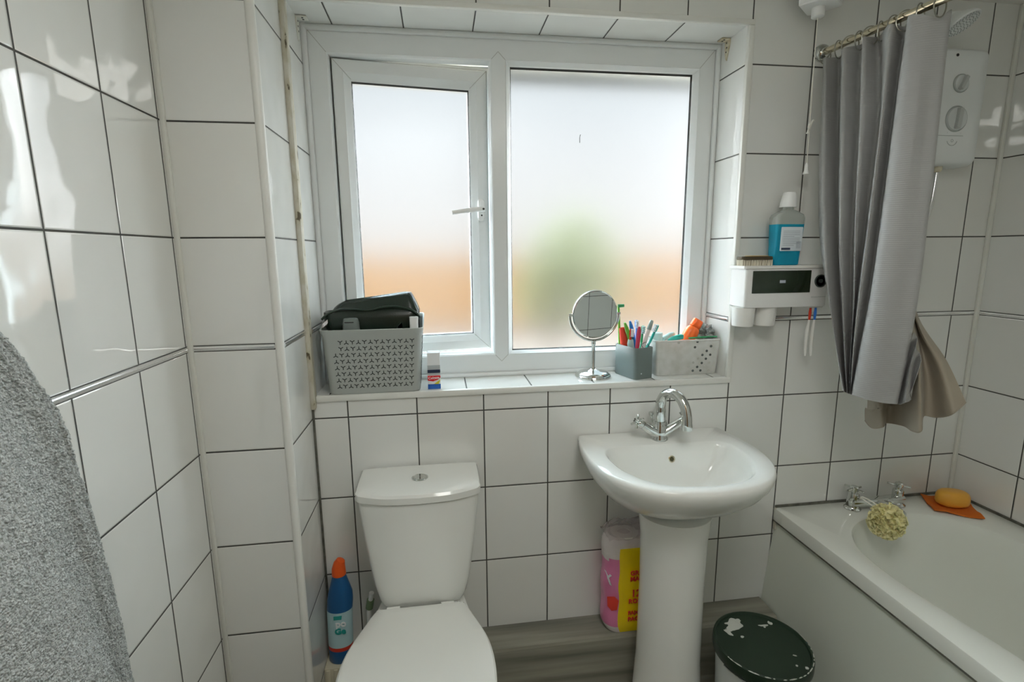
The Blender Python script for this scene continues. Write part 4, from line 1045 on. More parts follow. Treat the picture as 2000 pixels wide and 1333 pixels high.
loft(bm, rings, True)
for v in bm.verts: v.co += Vector((0, 1, 0)) * .003 * noise.noise(v.co * 22)
obj('bag_body', bm, M['bag_black'], wb, angle=50)
bm = B(); zl = [(-.063, .038, 1.224), (-.045, .034, 1.240), (-.01, .036, 1.252), (.03, .035, 1.252), (.07, .040, 1.247), (.11, .036, 1.256), (.15, .035, 1.258), (.185, .037, 1.250), (.208, .040, 1.236), (.217, .055, 1.222)]
tube(bm, catmull(zl, 6), .0035, 8); obj('zip_piping', bm, mat('BagPiping', (.02, .035, .025), .2), wb)
dt = thing('grey_bottle', (.020, .018, 1.06), 'bottle with dark grey oval cap in front of the black wash bag', 'bottle')
bm = B(); lathe(bm, [(.021, 1.03), (.0235, 1.035), (.0235, 1.178), (.021, 1.183), (0, 1.183)], (.022, .016, 0), 26, Matrix.Diagonal((1, .6, 1))); obj('bottle', bm, M['bucket_white'], dt)
bm = B(); lathe(bm, [(.0235, 1.1832), (.0245, 1.186), (.0235, 1.215), (.0205, 1.2265), (.016, 1.229), (0, 1.2285)], (.022, .016, 0), 30, Matrix.Diagonal((1, .6, 1))); c_ = obj('bottle_cap', bm, M['grey_cap'], dt)
bm = B(); box(bm, .006, .032, .0005, .003, 1.2165, 1.2195, .001); obj('flip_notch', bm, M['black'], c_)
bm = B(); loft(bm, [[(.2005 + a, .020 + b, z) for a, b in rrect(0, 0, .0125, .010, .007, 5)] for z in (1.05, 1.224, 1.2275)], True)
o = base(obj('white_bottle', bm, M['white_plastic']), (.2005, .020, 1.05)); tag(o, 'small white bottle standing at the right end inside the grey basket', 'bottle')
bm = B(); loft(bm, [[(.158 + dx + a, .013, z + b) for a, b in ((-w_, 0), (w_, 0), (w_ * .9, .001), (-w_ * .9, .001))] + [(.158 + dx + a, .018, z + b) for a, b in ((w_ * .9, .001), (w_, 0), (-w_, 0), (-w_ * .9, .001))] for z, w_, dx in ((1.12, .009, -.008), (1.185, .010, -.002), (1.200, .007, .002), (1.211, .0012, .007))], True)
o = base(obj('tube', bm, M['grey_cap']), (.150, .016, 1.12)); tag(o, 'grey pointed tube end poking up in front of the wash bag', 'tube')
bm = B(); g = []
for i in range(9):
    row = []
    for j in range(9):
        u, v = i / 8 - .5, j / 8 - .5; p = Vector((-.052 + u * .016, .030 + v * .04, 1.195 + .045 * (u * .3 + .5) - .02 * abs(v)))
        p += Vector((noise.noise(p * 90), noise.noise(p * 90 + Vector((5, 0, 0))), noise.noise(p * 90 + Vector((0, 7, 0))))) * .005; row.append(p)
    g.append(row)
sheet(bm, g, .0006); o = base(obj('plastic_wrapper', bm, M['pack_film']), (-.052, .030, 1.19)); tag(o, 'crumpled clear wrapper at the left end of the grey basket', 'wrapper')

# toothpaste carton
tp = thing('toothpaste_box', (.249, .034, SILL), 'small white, red and blue toothpaste carton standing beside the grey basket', 'toothpaste box')
X0, X1, Y0, Y1 = .2345, .2725, .018, .060
bm = B(); box(bm, X0, X1, Y0, Y1, SILL, 1.117, .0006, 1); obj('carton', bm, M['card_white'], tp, smooth=False)
def band(name, z0, z1, m, pad=.0, y=Y0, x0=None, x1=None):
    bm = B(); box(bm, (X0 if x0 is None else x0) + pad, (X1 if x1 is None else x1) - pad, y - .0006, y + .0006, z0, z1)
    return obj(name, bm, m, tp, smooth=False)
band('grey_band', 1.0665, 1.0795, M['card_grey']); band('navy_band', 1.0560, 1.0660, M['label_navy']); band('pale_band', 1.0495, 1.0555, M['card_grey'])
band('blue_band', SILL + .0005, 1.0215, M['card_blue'])
bm = B()
bm.faces.new([bm.verts.new(p) for p in ((X0, Y0 - .0008, 1.0480), (X0, Y0 - .0008, 1.0330), (X0 + .016, Y0 - .0008, 1.0300), (X0 + .030, Y0 - .0008, 1.0350), (X1, Y0 - .0008, 1.0410), (X1, Y0 - .0008, 1.0480))]); obj('red_patch', bm, M['card_red'], tp, smooth=False)
bm = B()
bm.faces.new([bm.verts.new(p) for p in ((X0 + .018, Y0 - .0008, 1.0215), (X1 - .006, Y0 - .0008, 1.0215), (X1, Y0 - .0008, 1.0350), (X0 + .026, Y0 - .0008, 1.0275))]); obj('yellow_swoosh', bm, M['card_yellow'], tp, smooth=False)
text('brand_lettering', 'Colgate', .0105, M['card_white'], face_mtx((X0 + .0018, Y0 - .001, 1.0368), (1, 0, .05), (0, 0, 1)), tp, .0002, bold=.0002)

# ------------------------------------------------------------------ shaving mirror
sm = thing('shaving_mirror', (.769, .088, SILL), 'round chrome shaving mirror on a pedestal in the middle of the sill', 'mirror')
MC = Vector((.770, .088, 0))
bm = B(); lathe(bm, [(.0575, SILL), (.0585, SILL + .004), (.0565, SILL + .0075), (.0535, SILL + .0085), (.0525, SILL + .012), (.046, SILL + .0165), (.030, SILL + .0205), (.012, SILL + .0235), (.0085, SILL + .0265), (0, SILL + .0265)], MC, 44)
obj('mirror_base', bm, M['chrome'], sm)
bm = B(); lathe(bm, [(.0072, SILL + .0262), (.0072, 1.036), (.0058, 1.038), (.0058, 1.112), (.0072, 1.114), (.0072, 1.122), (.0090, 1.124), (.0090, 1.128), (0, 1.129)], MC, 22); obj('mirror_stem', bm, M['chrome'], sm)
DC = Vector((.772, .088, 1.2125)); YAW = math.radians(7); right = Vector((math.cos(YAW), math.sin(YAW), 0)); nrm = Vector((math.sin(YAW), -math.cos(YAW), -.04)).normalized(); upv = nrm.cross(right) * -1
if upv.z < 0: upv = -upv
bm = B(); RM = .0855
tube(bm, [DC + right * (RM * math.cos(a)) + Vector((0, 0, 1)) * (RM * math.sin(a)) for a in [PI + PI * k / 40 for k in range(41)]], .0042, 10, flat=1.); obj('mirror_yoke', bm, M['chrome'], sm)
def mdisc(prof, mtl, name, parent):
    bm = B(); rings = [[DC + (right * math.cos(a) + upv * math.sin(a)) * max(r, 1e-5) + nrm * h for a in [2 * PI * k / 64 for k in range(64)]] for r, h in prof]
    loft(bm, rings, True); return obj(name, bm, mtl, parent)
rim = mdisc([(0, -.007), (.070, -.008), (.0775, -.006), (.0788, 0), (.0780, .0055), (.0755, .0075), (.0738, .0060)], M['chrome'], 'mirror_rim', sm)
mdisc([(.0738, .0050), (.0738, .0062), (0, .0062)], M['mirror'], 'mirror_glass', rim)
for s in (-1, 1):
    bm = B(); tube(bm, [DC + right * (s * .077), DC + right * (s * .090)], .0045, 12); obj('pivot_knob', bm, M['chrome'], sm)

# ------------------------------------------------------------------ toothbrush holder and what stands in it
hd = thing('toothbrush_holder', (.9045, .0785, SILL), 'dark grey rectangular holder full of toothbrushes on the sill', 'toothbrush holder')
HC_, HS_ = math.cos(math.radians(16)), math.sin(math.radians(16)); HO = (.9045, .0785)
def hloc(a, b): return (HO[0] + a * HC_ - b * HS_, HO[1] + a * HS_ + b * HC_)
def hr(z, o): return [(*hloc(a, b), z) for a, b in rrect(0, 0, .0365 - o, .0575 - o, .012 - o * .8, 6)]
bm = B(); loft(bm, [hr(SILL, .002), hr(SILL + .003, 0), hr(1.106, 0), hr(1.1085, .0012), hr(1.1085, .0030), hr(1.106, .0042), hr(SILL + .006, .0045)], True)
obj('holder_body', bm, M['holder_grey'], hd)
bm = B(); q = Vector((*hloc(-.012, -.0577), 1.025)); tube(bm, [q, q + Vector((.0001, -.0004, 0))], .0022, 10); obj('maker_dot', bm, M['label_white'], hd)
def base_of(k):
    b, t = Vector(BRUSH[k][0]), Vector(BRUSH[k][1]); d = t - b
    p = b - d * ((b.z - 1.0145) / d.z)
    u, v = p.x - HO[0], p.y - HO[1]; a, b = u * HC_ + v * HS_, -u * HS_ + v * HC_
    a = min(max(a, -.0235), .0235); b = min(max(b, -.045), .045); p.x, p.y = hloc(a, b)
    return p, t
G = 'brushes standing in the grey holder'
for k, hm, nm, br, lab, side, w in (
    ('green', 'green', 'green', 'bristle', 'bright green toothbrush handle end up in the holder', (.2, 1, 0), .0062),
    ('white', 'soft_white', 'red', 'bristle', 'white toothbrush with a red back low on the left of the holder', (.6, -.5, 0), .006),
    ('blue', 'blue', 'blue', 'bristle', 'plain blue toothbrush handle end up in the holder', (.5, .9, 0), .0062),
    ('bluewhite', 'lblue', 'lblue', 'bristle', 'pale blue toothbrush behind the plain blue one in the holder', (0, -1, 0), .006),
    ('crimson', 'crimson', 'crimson', 'bristle', 'crimson toothbrush handle end up at the front of the holder', (.1, 1, 0), .0066),
    ('teal', 'dgreen', 'dgreen', 'pale_teal', 'dark green toothbrush at the back of the holder', (0, -1, 0), .006),
    ('teal2', 'teal', 'teal', 'bristle', 'teal toothbrush leaning out at the right of the holder', (-.9, -.3, 0), .006)):
    p, t = base_of(k); up = k in ('green', 'blue', 'crimson')
    toothbrush('toothbrush', p, t + (t - p).normalized() * .004, hm, nm, lab, side=side, w=w * (1.25 if up else 1.2), group=G, bristle=br, up=up, hl=1. if up else .66, nk=.6)
p, t = base_of('grey')
eb = thing('interdental_brush', p, 'white and grey capped interdental brush sticking up right in the holder', 'interdental brush')
d = (t - p).normalized()
bm = B(); tube(bm, [p, p.lerp(t, .5), t - d * .030], [.0058, .0066, .0062], 12); obj('handle', bm, M['soft_white'], eb)
bm = B(); tube(bm, [t - d * .030, t - d * .027, t - d * .002, t + d * .002], [.0072, .0076, .0062, .004], 14); obj('brush_cap', bm, mat('CapGreyGreen', (.30, .38, .36), .3), eb)
bm = B(); q = p.lerp(t, .55); tube(bm, catmull([q + Vector((.006, -.006, .012)), q + Vector((-.010, -.008, .004)), q + Vector((.002, -.009, -.012)), q + Vector((.014, -.006, -.006)), q + Vector((.012, -.002, .006))], 6), .0009, 6); obj('wire_clip', bm, M['black'], eb)
p, t = Vector((*hloc(-.020, .040), 1.0145)), Vector(BRUSH['tall'][1])
tb = thing('long_brush', p, 'tall thin green brush rising beside the mirror out of the holder', 'brush')
bm = B(); d = (t - p).normalized(); tube(bm, [p, p.lerp(t, .5), p.lerp(t, .8), t], [.0042, .0045, .0040, .0036], 10); obj('handle', bm, M['green'], tb)
bm = B(); tube(bm, [t - Vector((.002, 0, 0)), t + Vector((.018, -.002, .001))], [.0058, .0050], 10); obj('brush_head', bm, M['dgreen'], tb)
b_, t_ = Vector(BRUSH['red'][0]), Vector(BRUSH['red'][1])
rc = thing('red_cup', (*hloc(-.012, .020), 1.0145), 'red plastic cup wedged in the left of the toothbrush holder', 'cup')
bm = B(); p0 = Vector((*hloc(-.012, .020), 1.0145)); ax = (Vector((*hloc(-.021, .030), 1.163)) - p0); Lc = ax.length; mt = axis_mtx(ax)
lathe(bm, [(0, 0), (.0095, 0), (.0100, .003), (.0165, Lc - .002), (.0168, Lc), (.0155, Lc), (.0090, .004), (0, .004)], p0, 28, mt, caps=(False, False)); obj('cup_body', bm, M['red'], rc)
bm = B(); b2 = Vector((*hloc(0., -.010), 1.0145)); t2 = Vector((.886, .062, 1.130))
tube(bm, [b2, t2 - Vector((0, 0, .012)), t2], [.0095, .0105, .0085], 14); o = base(obj('toothpaste_tube', bm, M['pale_teal']), tuple(b2)); tag(o, 'pale teal tube low in the toothbrush holder behind the crimson brush', 'tube')

# ------------------------------------------------------------------ milky perforated basket on the right of the sill
mb = thing('perforated_basket', (1.08, .095, SILL), 'milky white perforated basket at the right end of the sill', 'basket')
def wr(z, t, o=0.): return [(a, b, z) for a, b in rrect(1.079 + .004 * t, .0975, .105 + .0085 * t - o, .0455 + .003 * t - o, .010, 5)]
bm = B(); loft(bm, [wr(SILL + .0003, 0, .002), wr(SILL + .003, 0), wr(1.118, 1), wr(1.120, 1, -.0022), wr(1.1245, 1, -.0024), wr(1.1255, 1, -.001), wr(1.1245, 1, .0012), wr(1.118, 1, .002), wr(SILL + .005, 0, .003)], True)
def dot(bm, x, z, mi):
    t = (z - SILL) / .112; y = .0975 - (.0455 + .003 * t)
    lathe(bm, [(.0042, -.0004), (.0042, .0006), (0, .0006)], (x, y, z), 12, axis_mtx((0, -1, 0)), mi)
for x, z in DARK_HOLES: dot(bm, x, z, 1)
for x, z in PALE_HOLES: dot(bm, x, z, 2)
obj('basket_body', bm, [M['frost_plastic'], M['hole_dark'], M['hole_pale']], mb)
ob = thing('orange_bottle', (1.09, .095, 1.05), 'orange bottle leaning in the perforated basket', 'bottle')
d = Vector((.052, .0, .088)).normalized(); p = Vector((1.066, .092, 1.068)); mt = axis_mtx(d) @ Matrix.Diagonal((1, .78, 1)).to_3x3()
bm = B(); lathe(bm, [(.018, 0), (.0235, .004), (.0245, .03), (.0245, .085), (.0225, .098), (.017, .106), (0, .107)], p, 30, mt); obj('bottle', bm, M['orange'], ob)
bm = B(); lathe(bm, [(.0180, .1062), (.0195, .108), (.0185, .130), (.0160, .134), (0, .1345)], p, 28, mt); obj('bottle_cap', bm, mat('OrangeCap', (.70, .10, .012), .3), ob)
bm = B(); bmesh.ops.create_icosphere(bm, subdivisions=4, radius=1)
for v in bm.verts:
    q = v.co.normalized(); r = .026 * (1 + .55 * noise.noise(q * 2.6 + Vector((3, 1, 0))) + .30 * abs(noise.noise(q * 6)))
    v.co = Vector((1.160, .098, 1.135)) + Vector((q.x * r * 1.05, q.y * r * .85, q.z * r * 1.05))
o = base(obj('foil_wrapper', bm, M['foil'], angle=14), (1.158, .098, 1.11)); tag(o, 'crumpled silver foil wrapper at the right end of the perforated basket', 'wrapper')
bm = B(); tube(bm, [(1.020, .078, 1.122), (1.036, .076, 1.126), (1.064, .074, 1.131), (1.072, .0735, 1.131)], [.002, .0075, .0095, .008], 14, flat=.6); o = base(obj('teal_tube', bm, M['teal']), (1.046, .076, 1.120)); tag(o, 'teal tube lying across the top of the perforated basket', 'tube')
bm = B(); lathe(bm, [(.016, 0), (.018, .002), (.018, .030), (.0165, .032), (0, .032)], (.992, .098, 1.112), 28); o = base(obj('clear_pot', bm, mat('PaleClear', (.70, .86, .84), .12, trans=.4, ior=1.2)), (.992, .098, 1.112)); tag(o, 'pale clear pot at the left end of the perforated basket', 'pot')
bm = B(); tube(bm, [(1.022, .118, 1.118), (1.050, .122, 1.130), (1.064, .124, 1.134)], [.0085, .009, .006], 14); o = base(obj('pale_tube', bm, M['pale_teal']), (1.04, .12, 1.115)); tag(o, 'pale green tube at the back of the perforated basket', 'tube')
bm = B(); tube(bm, [(1.088, .066, 1.1275), (1.150, .064, 1.1295), (1.186, .064, 1.1300)], [.0028, .0030, .0024], 10); o = base(obj('slim_stick', bm, M['dgreen']), (1.13, .065, 1.125)); tag(o, 'thin green stick lying along the front rim of the perforated basket', 'stick')

# ------------------------------------------------------------------ toilet roll pack
tr = thing('toilet_roll_pack', (.87, -.058, ZS), 'pink and yellow wrapped toilet roll pack standing on the ledge by the basin pedestal', 'toilet roll pack')
bm = B(); rings = []
for i in range(29):
    t = i / 28; z = ZS + .002 + t * .335; s = 1 - .10 * max(0, (abs(t - .5) - .40) / .10) ** 2; ring = []
    for a, b in rrect(0, 0, .108 * s, .0465 * s, .040 * s, 9):
        p = Vector((.879 + a, -.0520 + b, z)); n_ = Vector((a, b, 0)).normalized()
        k = .0022 * math.cos((t * 3 - .5) * 2 * PI) + .003 * noise.noise(Vector((p.x * 26, p.y * 26, p.z * 17)))
        ring.append(p + n_ * min(k, .0035))
    rings.append(ring)
loft(bm, rings, True)
bmesh.ops.recalc_face_normals(bm, faces=bm.faces)
for f in bm.faces:
    c = f.calc_center_median(); n_ = f.normal
    f.material_index = 2
    if abs(n_.z) < .6:
        edge = .828 + .004 * math.sin(c.z * 60)
        if c.x > edge and c.y < -.05 and c.z < .492: f.material_index = 1
        elif .215 < c.z < .452 + .012 * math.sin(c.x * 40): f.material_index = 0
obj('wrapper', bm, [M['pack_pink'], M['pack_yellow'], M['pack_film']], tr, fix=False, angle=60)
bm = B(); lathe(bm, [(.046, 0), (.046, .004), (.022, .005), (.020, -.012)], (.838, -.055, ZS + .334), 28, caps=(False, True)); rl_ = obj('roll_end', bm, M['paper'], tr)
bm = B(); g = []
for i in range(15):
    row = []
    for j in range(11):
        u, v = i / 14, j / 10; p = Vector((.775 + u * .20, -.100 + v * .094, ZS + .345 + .022 * math.sin(PI * u) ** .5 * math.sin(PI * v) ** .5))
        p.z += .012 * noise.noise(Vector((p.x * 40, p.y * 40, 3.))) - (.012 if i in (0, 14) or j in (0, 10) else 0); row.append(p)
    g.append(row)
sheet(bm, g); obj('film_top', bm, mat('ThinFilm', (.86, .80, .82), .12, trans=.75, ior=1.08), tr, fix=False)
YT = -.1030
for s, sz, x, z in (('GR', .021, .846, .402), ('MA', .021, .846, .381), ('12', .034, .850, .326), ('ROLLS', .021, .843, .303), ('FAMILY', .0185, .842, .262), ('PACK', .0195, .842, .240)):
    text('red_lettering', s, sz, M['pack_red'], face_mtx((x, YT, z), (1, 0, 0), (0, 0, 1)), tr, .0012, bold=.0006)
text('script_lettering', 'x', .075, M['card_white'], face_mtx((.7735, -.0660, .372), (.30, -.95, 0), (0, 0, 1)), tr, .0012)
bm = B(); f_ = face_mtx((.7935, -.0975, .300), (.80, -.6, 0), (0, 0, 1))
def poly_plate(bm, pts, m_, th=.0012):
    loft(bm, [[m_ @ Vector((a, b, z)) for a, b in pts] for z in (-th, th)], True)
poly_plate(bm, [(-.020, .022), (.004, .030), (.018, .020), (.014, -.012), (-.004, -.022), (-.018, -.010)], f_); obj('red_badge', bm, M['pack_red'], tr, smooth=False)

# ------------------------------------------------------------------ bleach bottle
bl = thing('bleach_bottle', (-.052, -.060, ZS - .002), 'blue cleaner bottle with an orange cap in the corner left of the toilet', 'bottle')
def br_(z, w, dep, dx): return [(-.0555 + dx + w * math.cos(a), -.060 + dep * math.sin(a), z) for a in [2 * PI * k / 40 for k in range(40)]]
zb = ZS - .002
pf = [(0, .033, .026, 0), (.004, .0355, .028, 0), (.043, .0360, .028, .001), (.0432, .0360, .028, .001), (.055, .0362, .028, .001), (.0552, .0362, .028, .001), (.12, .0365, .028, .003), (.172, .0372, .028, .005), (.1722, .0372, .028, .005), (.200, .0375, .027, .008),
      (.225, .0350, .026, .010), (.250, .0275, .023, .010), (.275, .0205, .0190, .010), (.284, .0185, .0180, .010)]
bm = B(); rows = loft(bm, [br_(zb + z, w, d_, dx) for z, w, d_, dx in pf], True)
bmesh.ops.recalc_face_normals(bm, faces=bm.faces)
for f in bm.faces:
    z = f.calc_center_median().z - zb
    f.material_index = 2 if .043 < z < .0552 else (1 if .0552 < z < .1722 else 0)
obj('bottle', bm, [M['bleach_blue'], M['bleach_label'], M['red']], bl, fix=False)
bm = B(); tube(bm, [(-.0455, -.060, zb + .283), (-.0455, -.060, zb + .302), (-.0425, -.060, zb + .318), (-.0375, -.060, zb + .328), (-.0365, -.060, zb + .330)], [.0205, .0195, .0165, .0125, .006], 22); obj('bent_cap', bm, M['bleach_orange'], bl)
text('label_lettering', 'po', .030, M['card_white'], face_mtx((-.060, -.0885, zb + .128), (1, -.02, .05), (0, 0, 1)), bl, .0012, bold=.0006)
text('label_lettering', 'Ge', .026, M['bleach_teal'], face_mtx((-.063, -.0885, zb + .104), (1, -.02, .05), (0, 0, 1)), bl, .0012, bold=.0010)
bm = B(); f_ = face_mtx((-.052, -.0882, zb + .158), (1, 0, 0), (0, 0, 1)); poly_plate(bm, [(-.012, -.006), (.010, -.006), (.012, .006), (-.012, .006)], f_, .0008); obj('label_badge', bm, M['bleach_teal'], bl, smooth=False)

# ------------------------------------------------------------------ paint tub
pt = thing('paint_tub', (1.147, -.335, 0), 'round paint tub with a paint-splashed black lid on the floor beside the bath', 'paint tub')
PC = Vector((1.147, -.335, 0)); ZL = .320
bm = B(); lathe(bm, [(.106, 0), (.108, .003), (.120, .275), (.1235, .278), (.1235, .284), (.1205, .287), (.1215, .300), (0, .300)], PC, 56)
bmesh.ops.recalc_face_normals(bm, faces=bm.faces)
for f in bm.faces:
    c = f.calc_center_median()
    if .02 < c.z < .27: 
        a = math.atan2(c.y - PC.y, c.x - PC.x); f.material_index = 1 if (a % 1.9) < .55 else 0
obj('tub_body', bm, [M['bucket_white'], M['bucket_blue']], pt, fix=False)
bm = B(); lathe(bm, [(.1225, .288), (.1285, .289), (.1295, .294), (.1295, .313), (.1280, .319), (.1245, ZL + .001), (.1215, ZL), (.1185, ZL - .006), (.1160, ZL - .0065), (0, ZL - .0065)], PC, 64, caps=(False, True))
d = Vector((-.53, -.85, 0)).normalized(); u = Vector((-d.y, d.x, 0))
tab = [(.126, -.028), (.134, -.026), (.150, -.004), (.134, .026), (.126, .028)]
loft(bm, [[PC + d * a + u * b + Vector((0, 0, z)) for a, b in tab] for z in (.2885, .2965)], True)
rnd = random.Random(11)
def blot(cx, cy, r, sx=1., sy=1., rot=0., seed=0.):
    n = 26; zt = ZL - .0058 + seed * .00012; pts = []
    for k in range(n):
        a = 2 * PI * k / n; q = r * (1 + .45 * noise.noise(Vector((math.cos(a) * 1.7 + seed, math.sin(a) * 1.7, seed * 3))))
        x, y = math.cos(a) * q * sx, math.sin(a) * q * sy
        pts.append((cx + x * math.cos(rot) - y * math.sin(rot), cy + x * math.sin(rot) + y * math.cos(rot)))
    loft(bm, [[(x, y, zt - .001) for x, y in pts], [(x, y, zt) for x, y in pts]], True, mi=1)
for a in BLOTS: blot(*a)
for k in range(46):
    a = -PI * .93 + rnd.random() * PI * .95; r = .1262; p = PC + Vector((math.cos(a) * r, math.sin(a) * r, ZL + .0004 - rnd.random() * .001))
    t_ = Vector((-math.sin(a), math.cos(a), 0)); L_ = rnd.uniform(.004, .018)
    tube(bm, [p - t_ * L_ * .5, p, p + t_ * L_ * .5], [.0006, .0016, .0006], 6, mi=1)
obj('lid', bm, [M['bucket_black'], M['paint']], pt)
bm = B()
tube(bm, [PC + Vector((math.cos(a) * .1262, math.sin(a) * .1262, .2835)) for a in [-PI * .95 + PI * .95 * k / 40 for k in range(41)]], .0022, 8); obj('wire_handle', bm, M['chrome'], pt)

# ------------------------------------------------------------------ towel
tw = thing('towel', (-.27, -1.0, .32), 'thick grey terry towel hanging in folds on the left wall', 'towel')
def interp(P, z):
    P = sorted(P, key=lambda p: p[2])
    if z <= P[0][2]: a, b = P[0], P[1]
    elif z >= P[-1][2]: a, b = P[-2], P[-1]
    else:
        for a, b in zip(P, P[1:]):
            if a[2] <= z <= b[2]: break
    t = (z - a[2]) / (b[2] - a[2]); return a[1] + (b[1] - a[1]) * t
NZ, rings = 330, []
ZT, ZBm = 1.60, .34
for i in range(NZ + 1):
    z = ZBm + (ZT - ZBm) * i / NZ; k = max(0, (z - 1.25) / (ZT - 1.25))
    E_ = interp(TOWEL_E, max(z, .45)) if z < 1.32 else interp(TOWEL_E, 1.32) - (z - 1.32) * .75
    F_ = min(interp(TOWEL_F, max(z, .45)) if z < 1.2 else interp(TOWEL_F, 1.2) - (z - 1.2) * .62, E_ - .010)
    yb = -1.16 + .10 * k; sq = 1 - .35 * k
    r1 = [(-.300, yb), (-.3005, -1.05), (-.3005, E_ - .06), (-.299, E_ - .012), (-.291, E_), (-.281, E_ - .006), (-.277, E_ - .030), (-.284, E_ - .09), (-.288, -1.05), (-.288, yb)]
    r2 = [(-.266, yb - .01), (-.266, -1.05), (-.266, F_ - .05), (-.262, F_ - .016), (-.248, F_ + .004), (-.228, F_ + .002), (-.213, F_ - .020), (-.203, F_ - .07), (-.196, F_ - .16), (-.196, yb - .01)]
    rings.append([catmull([(-.3005 + (x + .3005) * sq, y, z) for x, y in r], 22, True) for r in (r1, r2)])
def nap(ring):
    out = []
    n = len(ring); c = sum(ring, Vector()) / n
    for j, p in enumerate(ring):
        t_ = ring[(j + 1) % n] - ring[j - 1]; n_ = Vector((t_.y, -t_.x, 0)).normalized()
        if n_.dot(p - c) < 0 and abs((p - c).x) > .012: n_ = -n_
        h = .0028 * noise.noise(p * 300) + .0020 * noise.noise(p * 560) + .004 * noise.noise(p * 13)
        q = p + n_ * h; q.x = max(q.x, -.3045); out.append(q)
    return out
for k_, nm_ in ((0, 'terry_cloth'), (1, 'front_fold')):
    bm = B(); loft(bm, [nap(r[k_]) for r in rings], True); obj(nm_, bm, M['towel'], tw, angle=180)
hk = thing('towel_hook', (XL, -1.06, 1.62), 'small chrome towel hook on the left wall above the towel', 'hook')
bm = B(); lathe(bm, [(.016, 0), (.016, .004), (.008, .006), (.006, .03), (.010, .036), (.010, .042), (0, .043)], (XL + .0005, -1.075, 1.585), 20, axis_mtx((1, 0, .35))); obj('hook_peg', bm, M['chrome'], hk)

# ------------------------------------------------------------------ added fill lamp (unseen, behind the viewer)
LX_, LY_ = .60, -1.28
lp = thing('ceiling_lamp', (LX_, LY_, ZC), 'large round opal ceiling lamp', 'ceiling lamp')
bm = B(); lathe(bm, [(.31, 0), (.31, -.020), (.30, -.024), (0, -.024)], (LX_, LY_, ZC - .0005), 48); obj('lamp_base', bm, M['white_plastic'], lp)
bm = B(); lathe(bm, [(.29, -.0245), (.292, -.030), (.27, -.040), (.18, -.048), (.08, -.051), (0, -.0515)], (LX_, LY_, ZC), 48); obj('lamp_shade', bm, emit_mat('LampGlow', FILL_COL, FILL_E), lp)

# ------------------------------------------------------------------ outdoors
bm = B(); box(bm, -12, 16, .20, 5.6, -.3, -.15); struct('floor_paving', bm, M['concrete'], smooth=False)  # unseen near ground, made lighter to bounce light up under the soffit
bm = B(); box(bm, -12, 16, 5.6, 9.2, -.3, -.15); struct('floor_patio', bm, M['patio'], smooth=False)
fn = thing('garden_fence', (2, 9, -.15), 'orange timber garden fence across the view outside the window', 'fence')
bm = B()
for k in range(150):
    x = -11 + k * .17; box(bm, x, x + .16, 9.0 + (k % 2) * .012, 9.02 + (k % 2) * .012, -.15, 1.29)
obj('fence_boards', bm, M['fence'], fn, smooth=False)
bm = B(); box(bm, -11, 14.5, 8.97, 9.05, 1.29, 1.33); obj('fence_capping', bm, M['fence'], fn, smooth=False)
gb = thing('garden_bush', (2.05, 5., -.15), 'green garden bush seen blurred through the frosted pane', 'bush')
rnd = random.Random(2); bm = B()
for k in range(2200):
    d = Vector((rnd.gauss(0, 1), rnd.gauss(0, 1), rnd.gauss(0, 1))).normalized(); r = rnd.random() ** .4
    c = Vector((2.02 + d.x * .68 * r, 5.0 + d.y * .6 * r, 1.14 + d.z * .78 * r))
    c.x = 2.02 + (c.x - 2.02) * (1.15 - .55 * max(0, c.z - 1.0)) - .30 * max(0, (1.1 - c.z)); 
    u = Vector((rnd.gauss(0, 1), rnd.gauss(0, 1), rnd.gauss(0, 1))).normalized(); v = u.orthogonal().normalized(); s = rnd.uniform(.05, .09)
    bm.faces.new([bm.verts.new(c + q) for q in (-u * s, v * s * .45, u * s, -v * s * .45)])
obj('foliage', bm, M['leaf'], gb, smooth=False, fix=False)
bm = B()
for k in range(9):
    a = k * .7; tube(bm, [(1.72 + .03 * math.cos(a), 5 + .03 * math.sin(a), -.15), (1.75 + .10 * math.cos(a), 5 + .1 * math.sin(a), .45), (1.85 + .30 * math.cos(a), 5 + .3 * math.sin(a), 1.0)], [.035, .028, .015], 8)
obj('stems', bm, M['bark'], gb)
bm = B(); box(bm, -1.5, 3.2, .20, .54, 2.088, 2.105); struct('ceiling_soffit', bm, M['soffit'], smooth=False)
bm = B(); box(bm, -1.5, 3.2, .525, .550, 2.045, 2.20); tube(bm, [(-1.5, .575, 2.075), (3.2, .575, 2.075)], .03, 14); struct('trim_gutter', bm, M['gutter'])

# ------------------------------------------------------------------ daylight
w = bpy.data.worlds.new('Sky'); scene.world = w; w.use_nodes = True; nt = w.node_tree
bg = nt.nodes['Background']; tc = nt.nodes.new('ShaderNodeTexCoord'); sp = nt.nodes.new('ShaderNodeSeparateXYZ')
nt.links.new(tc.outputs['Generated'], sp.inputs[0])
r = nt.nodes.new('ShaderNodeValToRGB'); nt.links.new(sp.outputs[2], r.inputs[0])
e = r.color_ramp.elements; e[0].position = 0.; e[0].color = (.95, .96, .94, 1); e[1].position = .55; e[1].color = (.72, .90, 1., 1)
k = e.new(.16); k.color = (.93, .97, .99, 1)
nt.links.new(r.outputs[0], bg.inputs[0])
def ramp_(sock, a, b, c, d):
    m_ = nt.nodes.new('ShaderNodeMapRange'); m_.interpolation_type = 'SMOOTHSTEP'; nt.links.new(sock, m_.inputs[0])
    for i_, v_ in ((1, a), (2, b), (3, c), (4, d)): m_.inputs[i_].default_value = v_
    return m_.outputs[0]
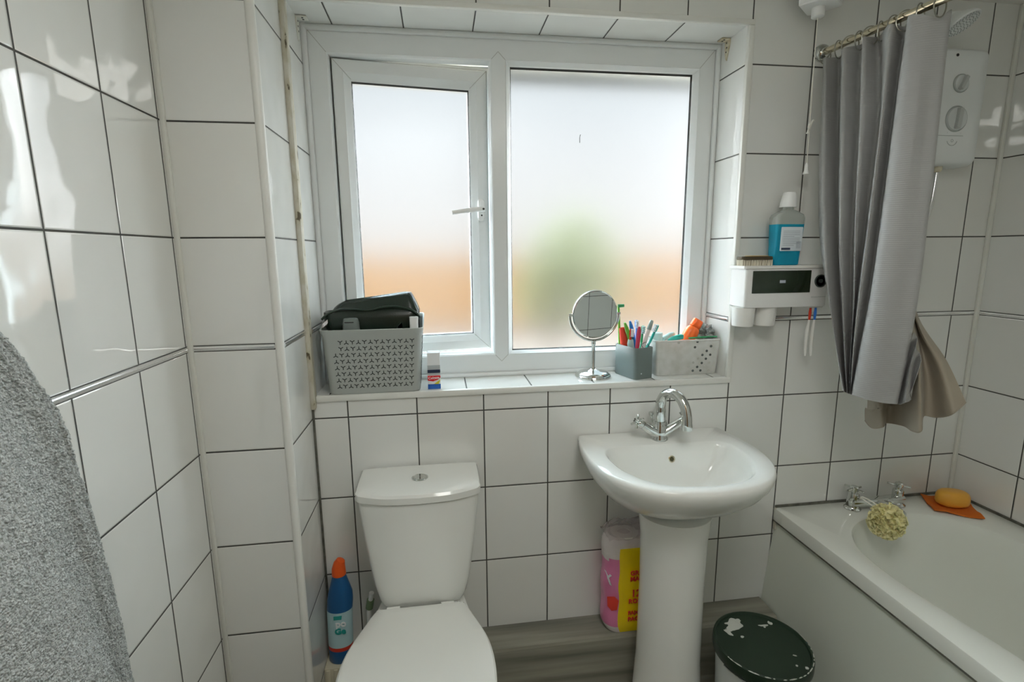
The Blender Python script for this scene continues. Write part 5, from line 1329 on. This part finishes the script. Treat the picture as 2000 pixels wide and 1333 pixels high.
def op_(o, a, b, c=None):
    n_ = nt.nodes.new('ShaderNodeMath'); n_.operation = o
    for k_, v_ in enumerate((a, b, c)):
        if v_ is None: continue
        if isinstance(v_, (int, float)): n_.inputs[k_].default_value = v_
        else: nt.links.new(v_, n_.inputs[k_])
    return n_.outputs[0]
X_, Y_, Z_ = sp.outputs
# unseen bright sky patches added to light the room: high in front, and either side
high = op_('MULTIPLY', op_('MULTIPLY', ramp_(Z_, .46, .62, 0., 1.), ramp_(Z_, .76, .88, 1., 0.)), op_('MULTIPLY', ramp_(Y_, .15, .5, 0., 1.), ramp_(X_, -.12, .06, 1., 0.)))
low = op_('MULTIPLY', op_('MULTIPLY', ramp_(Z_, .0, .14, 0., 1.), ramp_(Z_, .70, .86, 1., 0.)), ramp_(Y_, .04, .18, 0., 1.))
sides = op_('MULTIPLY', low, op_('ADD', op_('MULTIPLY', ramp_(X_, .56, .80, 0., 1.), SIDE_FILL_R), op_('MULTIPLY', ramp_(X_, -.82, -.58, 1., 0.), SIDE_FILL_L)))
nt.links.new(op_('ADD', op_('MULTIPLY_ADD', high, SKY_E * (HIGH_FILL - 1), SKY_E), sides), bg.inputs[1])
sl = bpy.data.lights.new('Sun', 'SUN'); sl.energy = SUN_E; sl.angle = math.radians(2); sl.color = (1, .95, .86)
so = bpy.data.objects.new('Sun', sl); COL.objects.link(so); so.rotation_euler = Vector((-.25, .72, -.65)).to_track_quat('-Z', 'Y').to_euler()

# ------------------------------------------------------------------ camera
cam = bpy.data.cameras.new('Camera'); co = bpy.data.objects.new('Camera', cam); COL.objects.link(co)
cam.sensor_width = 36.; cam.sensor_fit = 'HORIZONTAL'; cam.lens = 984.71 / 2000 * 36; cam.clip_start = .01; cam.clip_end = 200
Rm = Matrix.Rotation(-.1396, 3, 'Z') @ Matrix.Rotation(-.1732, 3, 'X') @ Matrix.Rotation(.0088, 3, 'Y')
rt, fw, up = Rm.col[0], Rm.col[1], Rm.col[2]
co.matrix_world = Matrix(((rt.x, up.x, -fw.x, .28122), (rt.y, up.y, -fw.y, -1.47884), (rt.z, up.z, -fw.z, 1.4102), (0, 0, 0, 1)))
scene.camera = co
vs = scene.view_settings
scene.display_settings.display_device = 'sRGB'; vs.view_transform = 'Standard'; vs.look = 'None'; vs.gamma = 1.; vs.use_curve_mapping = False
vs.exposure = EXPO
cy = scene.cycles
cy.use_denoising = True; cy.max_bounces = 10; cy.diffuse_bounces = 6; cy.glossy_bounces = 5; cy.transmission_bounces = 10; cy.sample_clamp_indirect = 4.; cy.blur_glossy = .6
